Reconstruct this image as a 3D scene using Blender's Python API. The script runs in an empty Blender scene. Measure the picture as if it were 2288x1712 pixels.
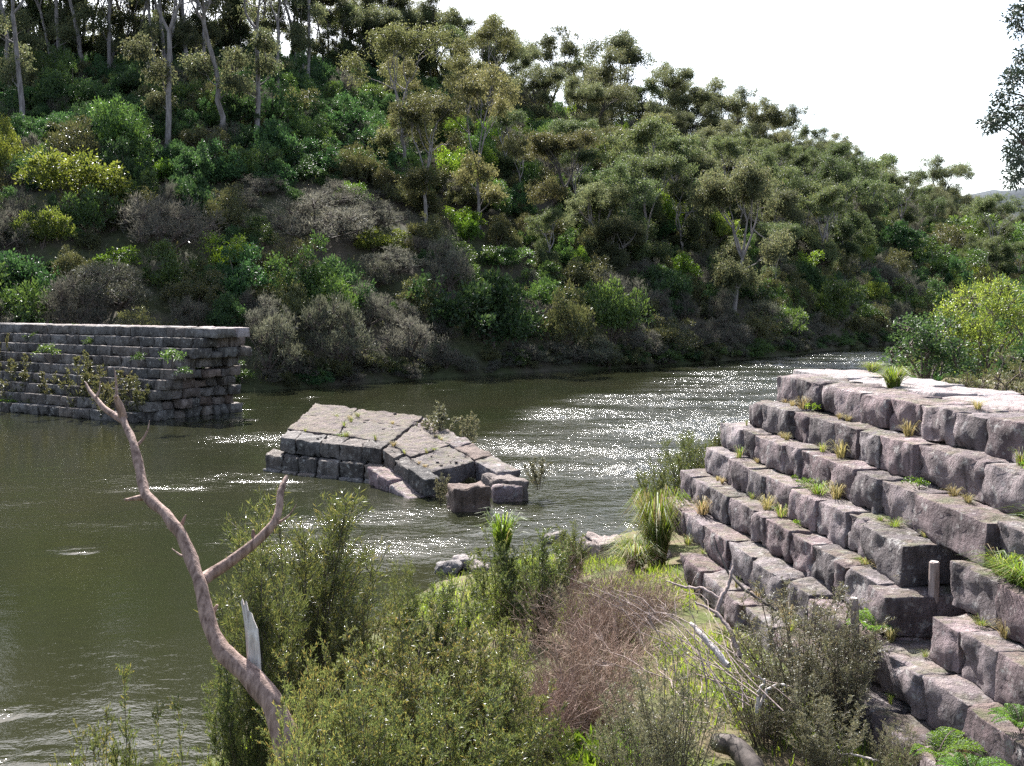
import bpy, math, random
import numpy as np
from mathutils import Vector, noise, Quaternion
from mathutils.bvhtree import BVHTree

# ------------------------------------------------------------------ camera, sky, sun, exposure
S = bpy.context.scene
COL = S.collection
W0, H0, F = 2288.0, 1712.0, 2300.0
HOR = 666.0                                   # picture row of the horizon
CAMZ = 5.4                                    # eye height above the river
TH = math.atan((H0 / 2 - HOR) / F)
cam_d = bpy.data.cameras.new('camera')
cam_d.sensor_width = 36.0
cam_d.lens = 36.0 * F / W0
cam_d.clip_end = 6000
cam = bpy.data.objects.new('camera', cam_d)
COL.objects.link(cam)
cam.location = (0, 0, CAMZ)
cam.rotation_euler = (math.pi / 2 - TH, 0, 0)
S.camera = cam

SUN_AZ, SUN_EL = math.radians(-15), math.radians(44.5)     # azimuth from +Y towards +X
sdir = Vector((math.sin(SUN_AZ) * math.cos(SUN_EL), math.cos(SUN_AZ) * math.cos(SUN_EL), math.sin(SUN_EL)))
sl = bpy.data.lights.new('sun', 'SUN')
sl.energy = 5.0
sl.angle = math.radians(0.6)
sl.color = (1.0, 0.975, 0.94)
so = bpy.data.objects.new('sun', sl)
COL.objects.link(so)
so.location = (-30, 60, 80)
so.rotation_euler = sdir.to_track_quat('Z', 'Y').to_euler()

wd = bpy.data.worlds.new('World')
S.world = wd
wd.use_nodes = True
wn, wl = wd.node_tree.nodes, wd.node_tree.links
wn.clear()
sky = wn.new('ShaderNodeTexSky')
sky.sky_type = 'NISHITA'
sky.sun_disc = False
sky.sun_elevation = SUN_EL
sky.sun_rotation = SUN_AZ
sky.air_density = 1.0
sky.dust_density = 2.0
sky.ozone_density = 1.0
hs = wn.new('ShaderNodeHueSaturation')
hs.inputs['Saturation'].default_value = 0.8
bg = wn.new('ShaderNodeBackground')
bg.inputs['Strength'].default_value = 0.102
wo = wn.new('ShaderNodeOutputWorld')
wl.new(sky.outputs[0], hs.inputs['Color'])
wl.new(hs.outputs[0], bg.inputs['Color'])
wl.new(bg.outputs[0], wo.inputs['Surface'])

S.view_settings.view_transform = 'Standard'
S.view_settings.look = 'None'
S.view_settings.gamma = 1.0
S.view_settings.use_curve_mapping = False
S.view_settings.exposure = 1.85
S.cycles.use_denoising = False
S.cycles.max_bounces = 7
S.cycles.diffuse_bounces = 3
S.cycles.glossy_bounces = 3
S.cycles.transmission_bounces = 4
S.cycles.transparent_max_bounces = 4
S.cycles.sample_clamp_indirect = 6.0

# ------------------------------------------------------------------ picture <-> place
K = 2288.0 / 2212.0                            # my measuring picture was 2212 wide


def ray(px, py):
    u, v = (px - W0 / 2) / F, (py - H0 / 2) / F
    c, s = math.cos(TH), math.sin(TH)
    return Vector((u, c - v * s, -s - v * c))


def at_z(px, py, z):
    d = ray(px, py)
    t = (z - CAMZ) / d.z
    return Vector((d.x * t, d.y * t, z))


def at_y(px, py, Y):
    d = ray(px, py)
    t = Y / d.y
    return Vector((d.x * t, Y, CAMZ + d.z * t))


def proj(p):
    c, s = math.cos(TH), math.sin(TH)
    dz = p[2] - CAMZ
    dep = p[1] * c - dz * s
    if dep < 0.1:
        return None
    return (W0 / 2 + F * p[0] / dep, H0 / 2 - F * (p[1] * s + dz * c) / dep, dep)


# ------------------------------------------------------------------ object helpers
def make_mesh(name, V, Fs, mats, matidx=None, smooth=False):
    """V (n,3); Fs list of int arrays (m,k); mats list; matidx list (one per face array)"""
    me = bpy.data.meshes.new(name)
    V = np.ascontiguousarray(V, dtype=np.float32)
    Fs = [np.asarray(f, dtype=np.int32) for f in Fs if len(f)]
    nl = sum(f.size for f in Fs)
    nf = sum(f.shape[0] for f in Fs)
    me.vertices.add(len(V))
    me.vertices.foreach_set('co', V.ravel())
    me.loops.add(nl)
    me.loops.foreach_set('vertex_index', np.concatenate([f.ravel() for f in Fs]))
    tot = np.concatenate([np.full(f.shape[0], f.shape[1], dtype=np.int32) for f in Fs])
    st = np.concatenate([[0], np.cumsum(tot)[:-1]]).astype(np.int32)
    me.polygons.add(nf)
    me.polygons.foreach_set('loop_start', st)
    if matidx is not None:
        mi = np.concatenate([np.full(f.shape[0], k, dtype=np.int32) for f, k in zip(Fs, matidx)])
        me.polygons.foreach_set('material_index', mi)
    if smooth is not False:
        sm = np.concatenate([np.full(f.shape[0], (smooth if isinstance(smooth, bool) else smooth[i]), dtype=bool)
                             for i, f in enumerate(Fs)])
        me.polygons.foreach_set('use_smooth', sm)
    else:
        me.polygons.foreach_set('use_smooth', np.zeros(nf, dtype=bool))
    me.update(calc_edges=True)
    me.validate()
    for m in mats:
        me.materials.append(m)
    return me


def link(name, data, parent=None, label=None, cat=None, group=None, kind=None):
    o = bpy.data.objects.new(name, data)
    COL.objects.link(o)
    if parent is not None:
        o.parent = parent
    tag(o, label, cat, group, kind)
    return o


def tag(o, label=None, cat=None, group=None, kind=None):
    for k, v in (('label', label), ('category', cat), ('group', group), ('kind', kind)):
        if v:
            o[k] = v


class Geo:
    """collects vertices and faces of several shapes; slot = material index"""
    def __init__(self):
        self.V, self.Fs, self.mi, self.sm, self.n = [], [], [], [], 0

    def add(self, V, Fa, slot=0, smooth=False):
        V = np.asarray(V, dtype=np.float64).reshape(-1, 3)
        if len(V) == 0:
            return
        self.V.append(V)
        self.Fs.append(np.asarray(Fa, dtype=np.int64) + self.n)
        self.mi.append(slot)
        self.sm.append(smooth)
        self.n += len(V)

    def mesh(self, name, mats):
        return make_mesh(name, np.concatenate(self.V), self.Fs, mats, self.mi, self.sm)


def tube(geo, pts, rad, seg=6, slot=0, cap=True):
    pts = np.asarray(pts, dtype=np.float64)
    n = len(pts)
    rad = np.asarray(rad, dtype=np.float64)
    tan = np.gradient(pts, axis=0)
    tan /= np.linalg.norm(tan, axis=1)[:, None] + 1e-9
    ref = np.array([0.31, 0.2, 0.93]) if abs(tan[0][2]) < 0.8 else np.array([1.0, 0.1, 0.05])
    a = np.cross(tan, ref)
    a /= np.linalg.norm(a, axis=1)[:, None] + 1e-9
    b = np.cross(tan, a)
    ang = np.arange(seg) * 2 * math.pi / seg
    ring = (a[:, None, :] * np.cos(ang)[None, :, None] + b[:, None, :] * np.sin(ang)[None, :, None]) * rad[:, None, None]
    V = (pts[:, None, :] + ring).reshape(-1, 3)
    i = np.arange(n - 1)[:, None] * seg
    j = np.arange(seg)[None, :]
    j2 = (j + 1) % seg
    Q = np.stack([i + j, i + j2, i + seg + j2, i + seg + j], axis=-1).reshape(-1, 4)
    geo.add(V, Q, slot, True)
    if cap:
        c = pts[-1] + tan[-1] * rad[-1] * 0.6
        V2 = np.vstack([V[-seg:], c[None]])
        T = np.array([[k, (k + 1) % seg, seg] for k in range(seg)])
        geo.add(V2, T, slot, True)


def unit(v):
    return v / (np.linalg.norm(v, axis=-1, keepdims=True) + 1e-9)


def leaves(geo, rng, C, D, length, width, slot=0, fold=0.0):
    """diamond leaves: base C, long axis D"""
    n = len(C)
    if n == 0:
        return
    D = unit(D)
    R = unit(rng.normal(size=(n, 3)))
    Sd = unit(np.cross(D, R))
    L = np.broadcast_to(length, (n,))[:, None]
    Wd = np.broadcast_to(width, (n,))[:, None]
    Nn = np.cross(D, Sd)
    mid = C + D * L * 0.45 + Nn * L * 0.08
    V = np.stack([C, mid + Sd * Wd * 0.5, C + D * L, mid - Sd * Wd * 0.5], axis=1).reshape(-1, 3)
    Q = np.arange(4 * n).reshape(n, 4)
    geo.add(V, Q, slot, False)


# ------------------------------------------------------------------ materials
def new_mat(name):
    m = bpy.data.materials.new(name)
    m.use_nodes = True
    nt = m.node_tree
    nt.nodes.clear()
    out = nt.nodes.new('ShaderNodeOutputMaterial')
    return m, nt.nodes, nt.links, out


def ramp(N, stops):
    r = N.new('ShaderNodeValToRGB')
    cr = r.color_ramp
    while len(cr.elements) < len(stops):
        cr.elements.new(0.5)
    for e, (p, c) in zip(cr.elements, stops):
        e.position = p
        e.color = (*c, 1) if len(c) == 3 else c
    return r


def leaf_mat(name, c1, c2, c3=None, trans=0.35, rough=0.42, spec=0.4, tipmix=0.0):
    """c1..c2 vary leaf by leaf, plants vary among themselves"""
    m, N, L, out = new_mat(name)
    g = N.new('ShaderNodeNewGeometry')
    oi = N.new('ShaderNodeObjectInfo')
    stops = [(0.0, c1), (0.75, c2)]
    if c3:
        stops.append((1.0, c3))
    r = ramp(N, stops)
    L.new(g.outputs['Random Per Island'], r.inputs[0])
    hsv = N.new('ShaderNodeHueSaturation')
    mr = N.new('ShaderNodeMapRange')
    mr.inputs['To Min'].default_value = 0.72
    mr.inputs['To Max'].default_value = 1.28
    L.new(oi.outputs['Random'], mr.inputs['Value'])
    L.new(mr.outputs[0], hsv.inputs['Value'])
    mh = N.new('ShaderNodeMapRange')
    mh.inputs['To Min'].default_value = 0.485
    mh.inputs['To Max'].default_value = 0.515
    w = N.new('ShaderNodeMath'); w.operation = 'MULTIPLY'; w.inputs[1].default_value = 7.31
    fr = N.new('ShaderNodeMath'); fr.operation = 'FRACT'
    L.new(oi.outputs['Random'], w.inputs[0]); L.new(w.outputs[0], fr.inputs[0]); L.new(fr.outputs[0], mh.inputs['Value'])
    L.new(mh.outputs[0], hsv.inputs['Hue'])
    L.new(r.outputs[0], hsv.inputs['Color'])
    p = N.new('ShaderNodeBsdfPrincipled')
    p.inputs['Roughness'].default_value = rough
    p.inputs['Specular IOR Level'].default_value = spec
    L.new(hsv.outputs[0], p.inputs['Base Color'])
    t = N.new('ShaderNodeBsdfTranslucent')
    h2 = N.new('ShaderNodeHueSaturation')
    h2.inputs['Hue'].default_value = 0.485
    h2.inputs['Saturation'].default_value = 1.15
    h2.inputs['Value'].default_value = 1.7
    L.new(hsv.outputs[0], h2.inputs['Color'])
    L.new(h2.outputs[0], t.inputs['Color'])
    mx = N.new('ShaderNodeMixShader')
    mx.inputs[0].default_value = trans
    L.new(p.outputs[0], mx.inputs[1])
    L.new(t.outputs[0], mx.inputs[2])
    L.new(mx.outputs[0], out.inputs['Surface'])
    return m


def bark_mat(name, c1, c2, scale=3.0, bump=0.4, stretch=(6, 6, 1)):
    m, N, L, out = new_mat(name)
    tc = N.new('ShaderNodeTexCoord')
    mp = N.new('ShaderNodeMapping')
    mp.inputs['Scale'].default_value = stretch
    L.new(tc.outputs['Object'], mp.inputs[0])
    n = N.new('ShaderNodeTexNoise')
    n.inputs['Scale'].default_value = scale
    n.inputs['Detail'].default_value = 6
    n.inputs['Roughness'].default_value = 0.65
    L.new(mp.outputs[0], n.inputs['Vector'])
    r = ramp(N, [(0.36, c1), (0.64, c2)])
    L.new(n.outputs[0], r.inputs[0])
    p = N.new('ShaderNodeBsdfPrincipled')
    p.inputs['Roughness'].default_value = 0.8
    p.inputs['Specular IOR Level'].default_value = 0.25
    L.new(r.outputs[0], p.inputs['Base Color'])
    b = N.new('ShaderNodeBump')
    b.inputs['Strength'].default_value = bump
    b.inputs['Distance'].default_value = 0.02
    L.new(n.outputs[0], b.inputs['Height'])
    L.new(b.outputs[0], p.inputs['Normal'])
    L.new(p.outputs[0], out.inputs['Surface'])
    return m


def stone_mat(name, ca, cb, lichen, stain, scale=1.0, lich_amt=0.56, wob=0.5, soil=0.0):
    m, N, L, out = new_mat(name)
    tc = N.new('ShaderNodeTexCoord')
    oi = N.new('ShaderNodeObjectInfo')
    g = N.new('ShaderNodeNewGeometry')
    off = N.new('ShaderNodeVectorMath'); off.operation = 'MULTIPLY_ADD'
    comb = N.new('ShaderNodeCombineXYZ')
    L.new(oi.outputs['Random'], comb.inputs[0]); L.new(oi.outputs['Random'], comb.inputs[1])
    off.inputs[1].default_value = (31, 17, 9)
    L.new(comb.outputs[0], off.inputs[0]); L.new(g.outputs['Position'], off.inputs[2])

    def nz(sc, det=5, ro=0.6, vec=None):
        n = N.new('ShaderNodeTexNoise')
        n.inputs['Scale'].default_value = sc * scale
        n.inputs['Detail'].default_value = det
        n.inputs['Roughness'].default_value = ro
        L.new(vec if vec else off.outputs[0], n.inputs['Vector'])
        return n
    n1 = nz(2.2)
    r1 = ramp(N, [(0.3, ca), (0.72, cb)])
    L.new(n1.outputs[0], r1.inputs[0])
    # block to block tone
    mr = N.new('ShaderNodeMapRange')
    mr.inputs['To Min'].default_value = 1 - wob * 0.5
    mr.inputs['To Max'].default_value = 1 + wob * 0.5
    L.new(oi.outputs['Random'], mr.inputs['Value'])
    hv = N.new('ShaderNodeHueSaturation')
    L.new(mr.outputs[0], hv.inputs['Value'])
    L.new(r1.outputs[0], hv.inputs['Color'])
    m7 = N.new('ShaderNodeMath'); m7.operation = 'MULTIPLY'; m7.inputs[1].default_value = 7.7
    f7 = N.new('ShaderNodeMath'); f7.operation = 'FRACT'
    L.new(oi.outputs['Random'], m7.inputs[0]); L.new(m7.outputs[0], f7.inputs[0])
    h7 = N.new('ShaderNodeMapRange'); h7.inputs['To Min'].default_value = 0.6; h7.inputs['To Max'].default_value = 1.35
    L.new(f7.outputs[0], h7.inputs['Value']); L.new(h7.outputs[0], hv.inputs['Saturation'])
    # lichen
    n2 = nz(5.5, 8, 0.7)
    r2 = ramp(N, [(lich_amt, (0, 0, 0)), (lich_amt + 0.1, (1, 1, 1))])
    L.new(n2.outputs[0], r2.inputs[0])
    mx = N.new('ShaderNodeMixRGB'); mx.inputs['Color2'].default_value = (*lichen, 1)
    L.new(r2.outputs[0], mx.inputs['Fac']); L.new(hv.outputs[0], mx.inputs['Color1'])
    # running stains
    mp = N.new('ShaderNodeMapping'); mp.inputs['Scale'].default_value = (4.5, 4.5, 0.7)
    L.new(off.outputs[0], mp.inputs[0])
    n3 = nz(1.3, 5, 0.65, mp.outputs[0])
    r3 = ramp(N, [(0.5, (0, 0, 0)), (0.68, (0.75, 0.75, 0.75))])
    L.new(n3.outputs[0], r3.inputs[0])
    mx2 = N.new('ShaderNodeMixRGB'); mx2.inputs['Color2'].default_value = (*stain, 1)
    L.new(r3.outputs[0], mx2.inputs['Fac']); L.new(mx.outputs[0], mx2.inputs['Color1'])
    p = N.new('ShaderNodeBsdfPrincipled')
    p.inputs['Roughness'].default_value = 0.88
    p.inputs['Specular IOR Level'].default_value = 0.3
    col_out = mx2.outputs[0]
    # pale crust spots
    vo = N.new('ShaderNodeTexVoronoi'); vo.inputs['Scale'].default_value = 9 * scale
    L.new(off.outputs[0], vo.inputs['Vector'])
    n6 = nz(3.0, 3)
    sb = N.new('ShaderNodeMath'); sb.operation = 'MULTIPLY'
    L.new(n6.outputs[0], sb.inputs[0]); sb.inputs[1].default_value = 0.52
    lt = N.new('ShaderNodeMath'); lt.operation = 'LESS_THAN'
    ds = N.new('ShaderNodeMath'); ds.operation = 'ADD'; ds.inputs[1].default_value = 0.07
    L.new(vo.outputs['Distance'], ds.inputs[0]); L.new(ds.outputs[0], lt.inputs[0]); L.new(sb.outputs[0], lt.inputs[1])
    lf = N.new('ShaderNodeMath'); lf.operation = 'MULTIPLY'; lf.inputs[1].default_value = 0.35
    L.new(lt.outputs[0], lf.inputs[0])
    mx3 = N.new('ShaderNodeMixRGB'); mx3.inputs['Color2'].default_value = (*lichen, 1)
    L.new(lf.outputs[0], mx3.inputs['Fac']); L.new(col_out, mx3.inputs['Color1'])
    col_out = mx3.outputs[0]
    if soil:
        sx = N.new('ShaderNodeSeparateXYZ'); L.new(g.outputs['True Normal'], sx.inputs[0])
        up = ramp(N, [(0.75, (0, 0, 0)), (0.95, (1, 1, 1))]); L.new(sx.outputs[2], up.inputs[0])
        n7 = nz(2.1, 6, 0.7, g.outputs['Position'])
        r7 = ramp(N, [(0.42, (0, 0, 0)), (0.6, (soil, soil, soil))]); L.new(n7.outputs[0], r7.inputs[0])
        ml = N.new('ShaderNodeMath'); ml.operation = 'MULTIPLY'
        L.new(up.outputs[0], ml.inputs[0]); L.new(r7.outputs[0], ml.inputs[1])
        n8 = nz(5.0, 4, 0.6, g.outputs['Position'])
        cs = ramp(N, [(0.4, (0.17, 0.12, 0.085)), (0.62, (0.1, 0.115, 0.035))]); L.new(n8.outputs[0], cs.inputs[0])
        mx4 = N.new('ShaderNodeMixRGB')
        L.new(ml.outputs[0], mx4.inputs['Fac']); L.new(col_out, mx4.inputs['Color1']); L.new(cs.outputs[0], mx4.inputs['Color2'])
        col_out = mx4.outputs[0]
    L.new(col_out, p.inputs['Base Color'])
    n4 = nz(16, 8, 0.72)
    n5 = nz(4.5, 5, 0.6)
    ad = N.new('ShaderNodeMath'); ad.operation = 'MULTIPLY_ADD'; ad.inputs[1].default_value = 1.6
    L.new(n5.outputs[0], ad.inputs[0]); L.new(n4.outputs[0], ad.inputs[2])
    b = N.new('ShaderNodeBump'); b.inputs['Strength'].default_value = 1.0; b.inputs['Distance'].default_value = 0.075
    L.new(ad.outputs[0], b.inputs['Height'])
    L.new(b.outputs[0], p.inputs['Normal'])
    L.new(p.outputs[0], out.inputs['Surface'])
    return m


def ground_mat(name, cols, scale=0.6, fine=9.0, bump=0.6):
    m, N, L, out = new_mat(name)
    g = N.new('ShaderNodeNewGeometry')
    n = N.new('ShaderNodeTexNoise'); n.inputs['Scale'].default_value = scale
    n.inputs['Detail'].default_value = 7; n.inputs['Roughness'].default_value = 0.65
    L.new(g.outputs['Position'], n.inputs['Vector'])
    r = ramp(N, [(0.28 + 0.44 * i / (len(cols) - 1), c) for i, c in enumerate(cols)])
    L.new(n.outputs[0], r.inputs[0])
    n2 = N.new('ShaderNodeTexNoise'); n2.inputs['Scale'].default_value = fine; n2.inputs['Detail'].default_value = 6
    L.new(g.outputs['Position'], n2.inputs['Vector'])
    hv = N.new('ShaderNodeHueSaturation')
    mr = N.new('ShaderNodeMapRange'); mr.inputs['To Min'].default_value = 0.5; mr.inputs['To Max'].default_value = 1.5
    L.new(n2.outputs[0], mr.inputs['Value']); L.new(mr.outputs[0], hv.inputs['Value']); L.new(r.outputs[0], hv.inputs['Color'])
    p = N.new('ShaderNodeBsdfPrincipled'); p.inputs['Roughness'].default_value = 0.95
    p.inputs['Specular IOR Level'].default_value = 0.1
    L.new(hv.outputs[0], p.inputs['Base Color'])
    b = N.new('ShaderNodeBump'); b.inputs['Strength'].default_value = bump; b.inputs['Distance'].default_value = 0.06
    L.new(n2.outputs[0], b.inputs['Height']); L.new(b.outputs[0], p.inputs['Normal'])
    L.new(p.outputs[0], out.inputs['Surface'])
    return m


M = {}
M['dark'] = leaf_mat('leaf dark green', (0.02, 0.045, 0.018), (0.045, 0.085, 0.03), (0.07, 0.115, 0.042), 0.36, 0.5, 0.3)
M['mid'] = leaf_mat('leaf mid green', (0.035, 0.065, 0.02), (0.07, 0.115, 0.03), (0.1, 0.14, 0.045), 0.35)
M['bright'] = leaf_mat('leaf bright green', (0.05, 0.1, 0.02), (0.1, 0.17, 0.03), (0.14, 0.2, 0.05), 0.45)
M['yellow'] = leaf_mat('leaf yellow green', (0.06, 0.085, 0.02), (0.115, 0.145, 0.035), (0.17, 0.185, 0.055), 0.5)
M['olive'] = leaf_mat('leaf olive', (0.045, 0.052, 0.022), (0.085, 0.088, 0.035), (0.12, 0.11, 0.05), 0.35)
M['euc'] = leaf_mat('gum leaf grey olive', (0.05, 0.06, 0.033), (0.092, 0.104, 0.053), (0.14, 0.135, 0.065), 0.52, 0.5, 0.22)
M['euc_tan'] = leaf_mat('gum leaf tan', (0.052, 0.057, 0.027), (0.095, 0.1, 0.043), (0.135, 0.13, 0.058), 0.48, 0.5, 0.22)
M['brown'] = leaf_mat('twiggy brown foliage', (0.058, 0.058, 0.045), (0.098, 0.096, 0.074), (0.142, 0.137, 0.105), 0.35, 0.7, 0.15)
M['grey'] = leaf_mat('grey green foliage', (0.06, 0.065, 0.045), (0.11, 0.115, 0.075), (0.16, 0.16, 0.11), 0.3, 0.6, 0.3)
M['fore'] = leaf_mat('tea tree leaf', (0.04, 0.056, 0.02), (0.08, 0.1, 0.034), (0.15, 0.145, 0.05), 0.42, 0.38, 0.45)
M['fore_lit'] = leaf_mat('tea tree leaf pale', (0.055, 0.072, 0.025), (0.108, 0.126, 0.045), (0.2, 0.165, 0.055), 0.4, 0.36, 0.55)
M['fore_grey'] = leaf_mat('tea tree leaf grey', (0.075, 0.08, 0.05), (0.13, 0.13, 0.075), (0.19, 0.165, 0.08), 0.38, 0.4, 0.5)
M['grass'] = leaf_mat('grass blade', (0.065, 0.108, 0.02), (0.12, 0.175, 0.035), (0.19, 0.2, 0.06), 0.48, 0.5, 0.3)
M['drygrass'] = leaf_mat('dry grass blade', (0.14, 0.13, 0.05), (0.24, 0.2, 0.1), (0.3, 0.24, 0.13), 0.35, 0.6, 0.2)
M['euc_green'] = leaf_mat('gum leaf green', (0.038, 0.054, 0.026), (0.074, 0.098, 0.042), (0.115, 0.125, 0.052), 0.45, 0.5, 0.22)
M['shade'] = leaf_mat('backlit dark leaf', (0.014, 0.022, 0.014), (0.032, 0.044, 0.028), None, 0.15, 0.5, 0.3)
M['fern'] = leaf_mat('fern frond', (0.06, 0.12, 0.025), (0.1, 0.18, 0.04), None, 0.45, 0.5, 0.3)
M['deadtwig'] = leaf_mat('dead pinkish twig', (0.14, 0.098, 0.076), (0.25, 0.178, 0.14), (0.35, 0.265, 0.215), 0.05, 0.8, 0.15)
M['bark'] = bark_mat('gum bark grey', (0.12, 0.1, 0.095), (0.3, 0.26, 0.25), 1.2)
M['bark_dark'] = bark_mat('bark dark', (0.035, 0.028, 0.024), (0.1, 0.08, 0.07), 1.5)
M['stem'] = bark_mat('shrub stem', (0.06, 0.045, 0.036), (0.15, 0.115, 0.095), 8)
M['dead'] = bark_mat('dead wood', (0.1, 0.06, 0.047), (0.33, 0.225, 0.185), 3, 0.8, (9, 9, 1.6))
M['deadgrey'] = bark_mat('bleached wood sunlit tone', (0.28, 0.24, 0.225), (0.6, 0.54, 0.51), 4, 0.7, (9, 9, 1.2))  # bleached, and brightened further to stand for sun on the splinter
M['post'] = bark_mat('weathered post', (0.14, 0.1, 0.085), (0.34, 0.27, 0.25), 4, 0.6, (8, 8, 1))
M['stone'] = stone_mat('mauve sandstone', (0.072, 0.054, 0.056), (0.26, 0.2, 0.203), (0.38, 0.355, 0.34), (0.03, 0.022, 0.024), 1.0, 0.56, 0.8, 0.55)
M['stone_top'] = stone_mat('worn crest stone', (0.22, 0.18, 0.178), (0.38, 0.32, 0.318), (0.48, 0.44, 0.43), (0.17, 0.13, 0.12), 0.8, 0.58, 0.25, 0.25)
M['stone_grey'] = stone_mat('grey weathered stone', (0.058, 0.047, 0.041), (0.18, 0.154, 0.138), (0.31, 0.29, 0.26), (0.018, 0.016, 0.016), 1.0, 0.56, 0.85)
M['stone_red'] = stone_mat('reddish broken stone', (0.085, 0.064, 0.056), (0.2, 0.157, 0.138), (0.28, 0.245, 0.22), (0.045, 0.032, 0.026), 1.0, 0.62)
M['rock'] = stone_mat('river rock', (0.16, 0.13, 0.12), (0.33, 0.28, 0.26), (0.42, 0.38, 0.35), (0.06, 0.05, 0.045), 1.3, 0.6)
M['hill'] = ground_mat('hillside litter', [(0.035, 0.03, 0.02), (0.05, 0.055, 0.025), (0.075, 0.06, 0.045), (0.04, 0.06, 0.02)], 0.12, 1.6)
M['bank'] = ground_mat('bank soil and moss', [(0.06, 0.045, 0.03), (0.075, 0.09, 0.03), (0.11, 0.085, 0.055), (0.08, 0.11, 0.03)], 0.7, 10)
M['sand'] = ground_mat('river sand', [(0.26, 0.21, 0.17), (0.38, 0.32, 0.27)], 1.2, 14)
M['far'] = ground_mat('far wooded hill', [(0.035, 0.042, 0.05), (0.058, 0.066, 0.074), (0.04, 0.05, 0.058)], 0.03, 0.25)  # blue-grey of distant haze put into the hill's base colour
M['bed'] = ground_mat('river bed', [(0.05, 0.045, 0.03), (0.08, 0.07, 0.05)], 0.4, 3)


def water_mat():
    m, N, L, out = new_mat('river water')
    g = N.new('ShaderNodeNewGeometry')

    def mapped(scale, rot=0.0, loc=(0, 0, 0)):
        mp = N.new('ShaderNodeMapping')
        mp.inputs['Scale'].default_value = scale
        mp.inputs['Rotation'].default_value = (0, 0, rot)
        mp.inputs['Location'].default_value = loc
        L.new(g.outputs['Position'], mp.inputs[0])
        return mp.outputs[0]

    def nz(vec, sc, det=3, ro=0.55, dist=0.0):
        n = N.new('ShaderNodeTexNoise')
        n.inputs['Scale'].default_value = sc
        n.inputs['Detail'].default_value = det
        n.inputs['Roughness'].default_value = ro
        n.inputs['Distortion'].default_value = dist
        L.new(vec, n.inputs['Vector'])
        return n.outputs[0]

    def math_(op, a, b):
        x = N.new('ShaderNodeMath'); x.operation = op
        for i, v in enumerate((a, b)):
            if isinstance(v, (int, float)):
                x.inputs[i].default_value = v
            else:
                L.new(v, x.inputs[i])
        return x.outputs[0]

    def maprange(v, a, b, c, d):
        r = N.new('ShaderNodeMapRange')
        r.interpolation_type = 'SMOOTHSTEP'
        for k, x in zip(('From Min', 'From Max', 'To Min', 'To Max'), (a, b, c, d)):
            r.inputs[k].default_value = x
        L.new(v, r.inputs['Value'])
        return r.outputs[0]

    def blob(cx, cy, rx, ry, rot=0.0):
        v = N.new('ShaderNodeVectorMath'); v.operation = 'SUBTRACT'
        v.inputs[1].default_value = (cx, cy, 0)
        L.new(g.outputs['Position'], v.inputs[0])
        mp = N.new('ShaderNodeMapping')
        mp.vector_type = 'TEXTURE'
        mp.inputs['Rotation'].default_value = (0, 0, rot)
        mp.inputs['Scale'].default_value = (rx, ry, 1)
        L.new(v.outputs[0], mp.inputs[0])
        le = N.new('ShaderNodeVectorMath'); le.operation = 'LENGTH'
        L.new(mp.outputs[0], le.inputs[0])
        return maprange(le.outputs['Value'], 0.35, 1.0, 1.0, 0.0)
    an = N.new('ShaderNodeAttribute'); an.attribute_name = 'broken'
    amt = math_('ADD', math_('MULTIPLY', an.outputs['Fac'], 1.0), 0.028)
    w1 = nz(mapped((0.9, 1.15, 1), 0.2), 3.6, 4, 0.62, 0.4)
    w2 = nz(mapped((1, 1.3, 1), -0.2), 9.0, 4, 0.6, 0.2)
    w3 = nz(mapped((0.8, 1.1, 1), 0.1), 0.7, 4, 0.5, 0.6)
    hgt = math_('MULTIPLY', math_('ADD', math_('MULTIPLY', w1, 0.22), math_('MULTIPLY', w2, 0.05)), amt)
    hgt = math_('ADD', hgt, math_('MULTIPLY', w3, 0.012))
    bp = N.new('ShaderNodeBump')
    bp.inputs['Strength'].default_value = 1.0
    bp.inputs['Distance'].default_value = 1.0
    L.new(hgt, bp.inputs['Height'])
    p = N.new('ShaderNodeBsdfPrincipled')
    silt = ramp(N, [(0.35, (0.014, 0.0165, 0.0075)), (0.65, (0.019, 0.019, 0.01))])
    L.new(nz(mapped((1, 1, 1)), 0.09, 3), silt.inputs[0])
    L.new(silt.outputs[0], p.inputs['Base Color'])
    L.new(math_('ADD', math_('MULTIPLY', an.outputs['Fac'], 0.2), 0.05), p.inputs['Roughness'])   # wavelets too fine to model
    p.inputs['IOR'].default_value = 1.333
    L.new(bp.outputs[0], p.inputs['Normal'])
    L.new(p.outputs[0], out.inputs['Surface'])
    return m


M['water'] = water_mat()

# ------------------------------------------------------------------ the setting
NEAR = np.array([(-9, -40), (-6.0, -6), (-5.2, 0), (-4.4, 6), (-3.7, 11), (-2.9, 15), (-1.4, 19.3), (1.2, 21.8), (2.7, 23.5), (5.5, 25.5),
                 (10, 29), (15, 37), (24, 50), (42, 75), (72, 100), (112, 120), (220, 150), (420, 200)], float)


def dist_poly(P, poly):
    best = np.full(len(P), 1e9)
    sgn = np.ones(len(P))
    for a, b in zip(poly[:-1], poly[1:]):
        ab = b - a
        t = np.clip(((P - a) @ ab) / (ab @ ab), 0, 1)
        q = a + t[:, None] * ab
        d = np.linalg.norm(P - q, axis=1)
        cr = ab[0] * (P[:, 1] - a[1]) - ab[1] * (P[:, 0] - a[0])
        up = d < best
        best = np.where(up, d, best)
        sgn = np.where(up, np.where(cr < 0, 1.0, -1.0), sgn)
    return best * sgn


def fbm(x, y, z=0.0, o=4):
    return noise.fractal(Vector((x, y, z)), 1.0, 2.0, o)


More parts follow.
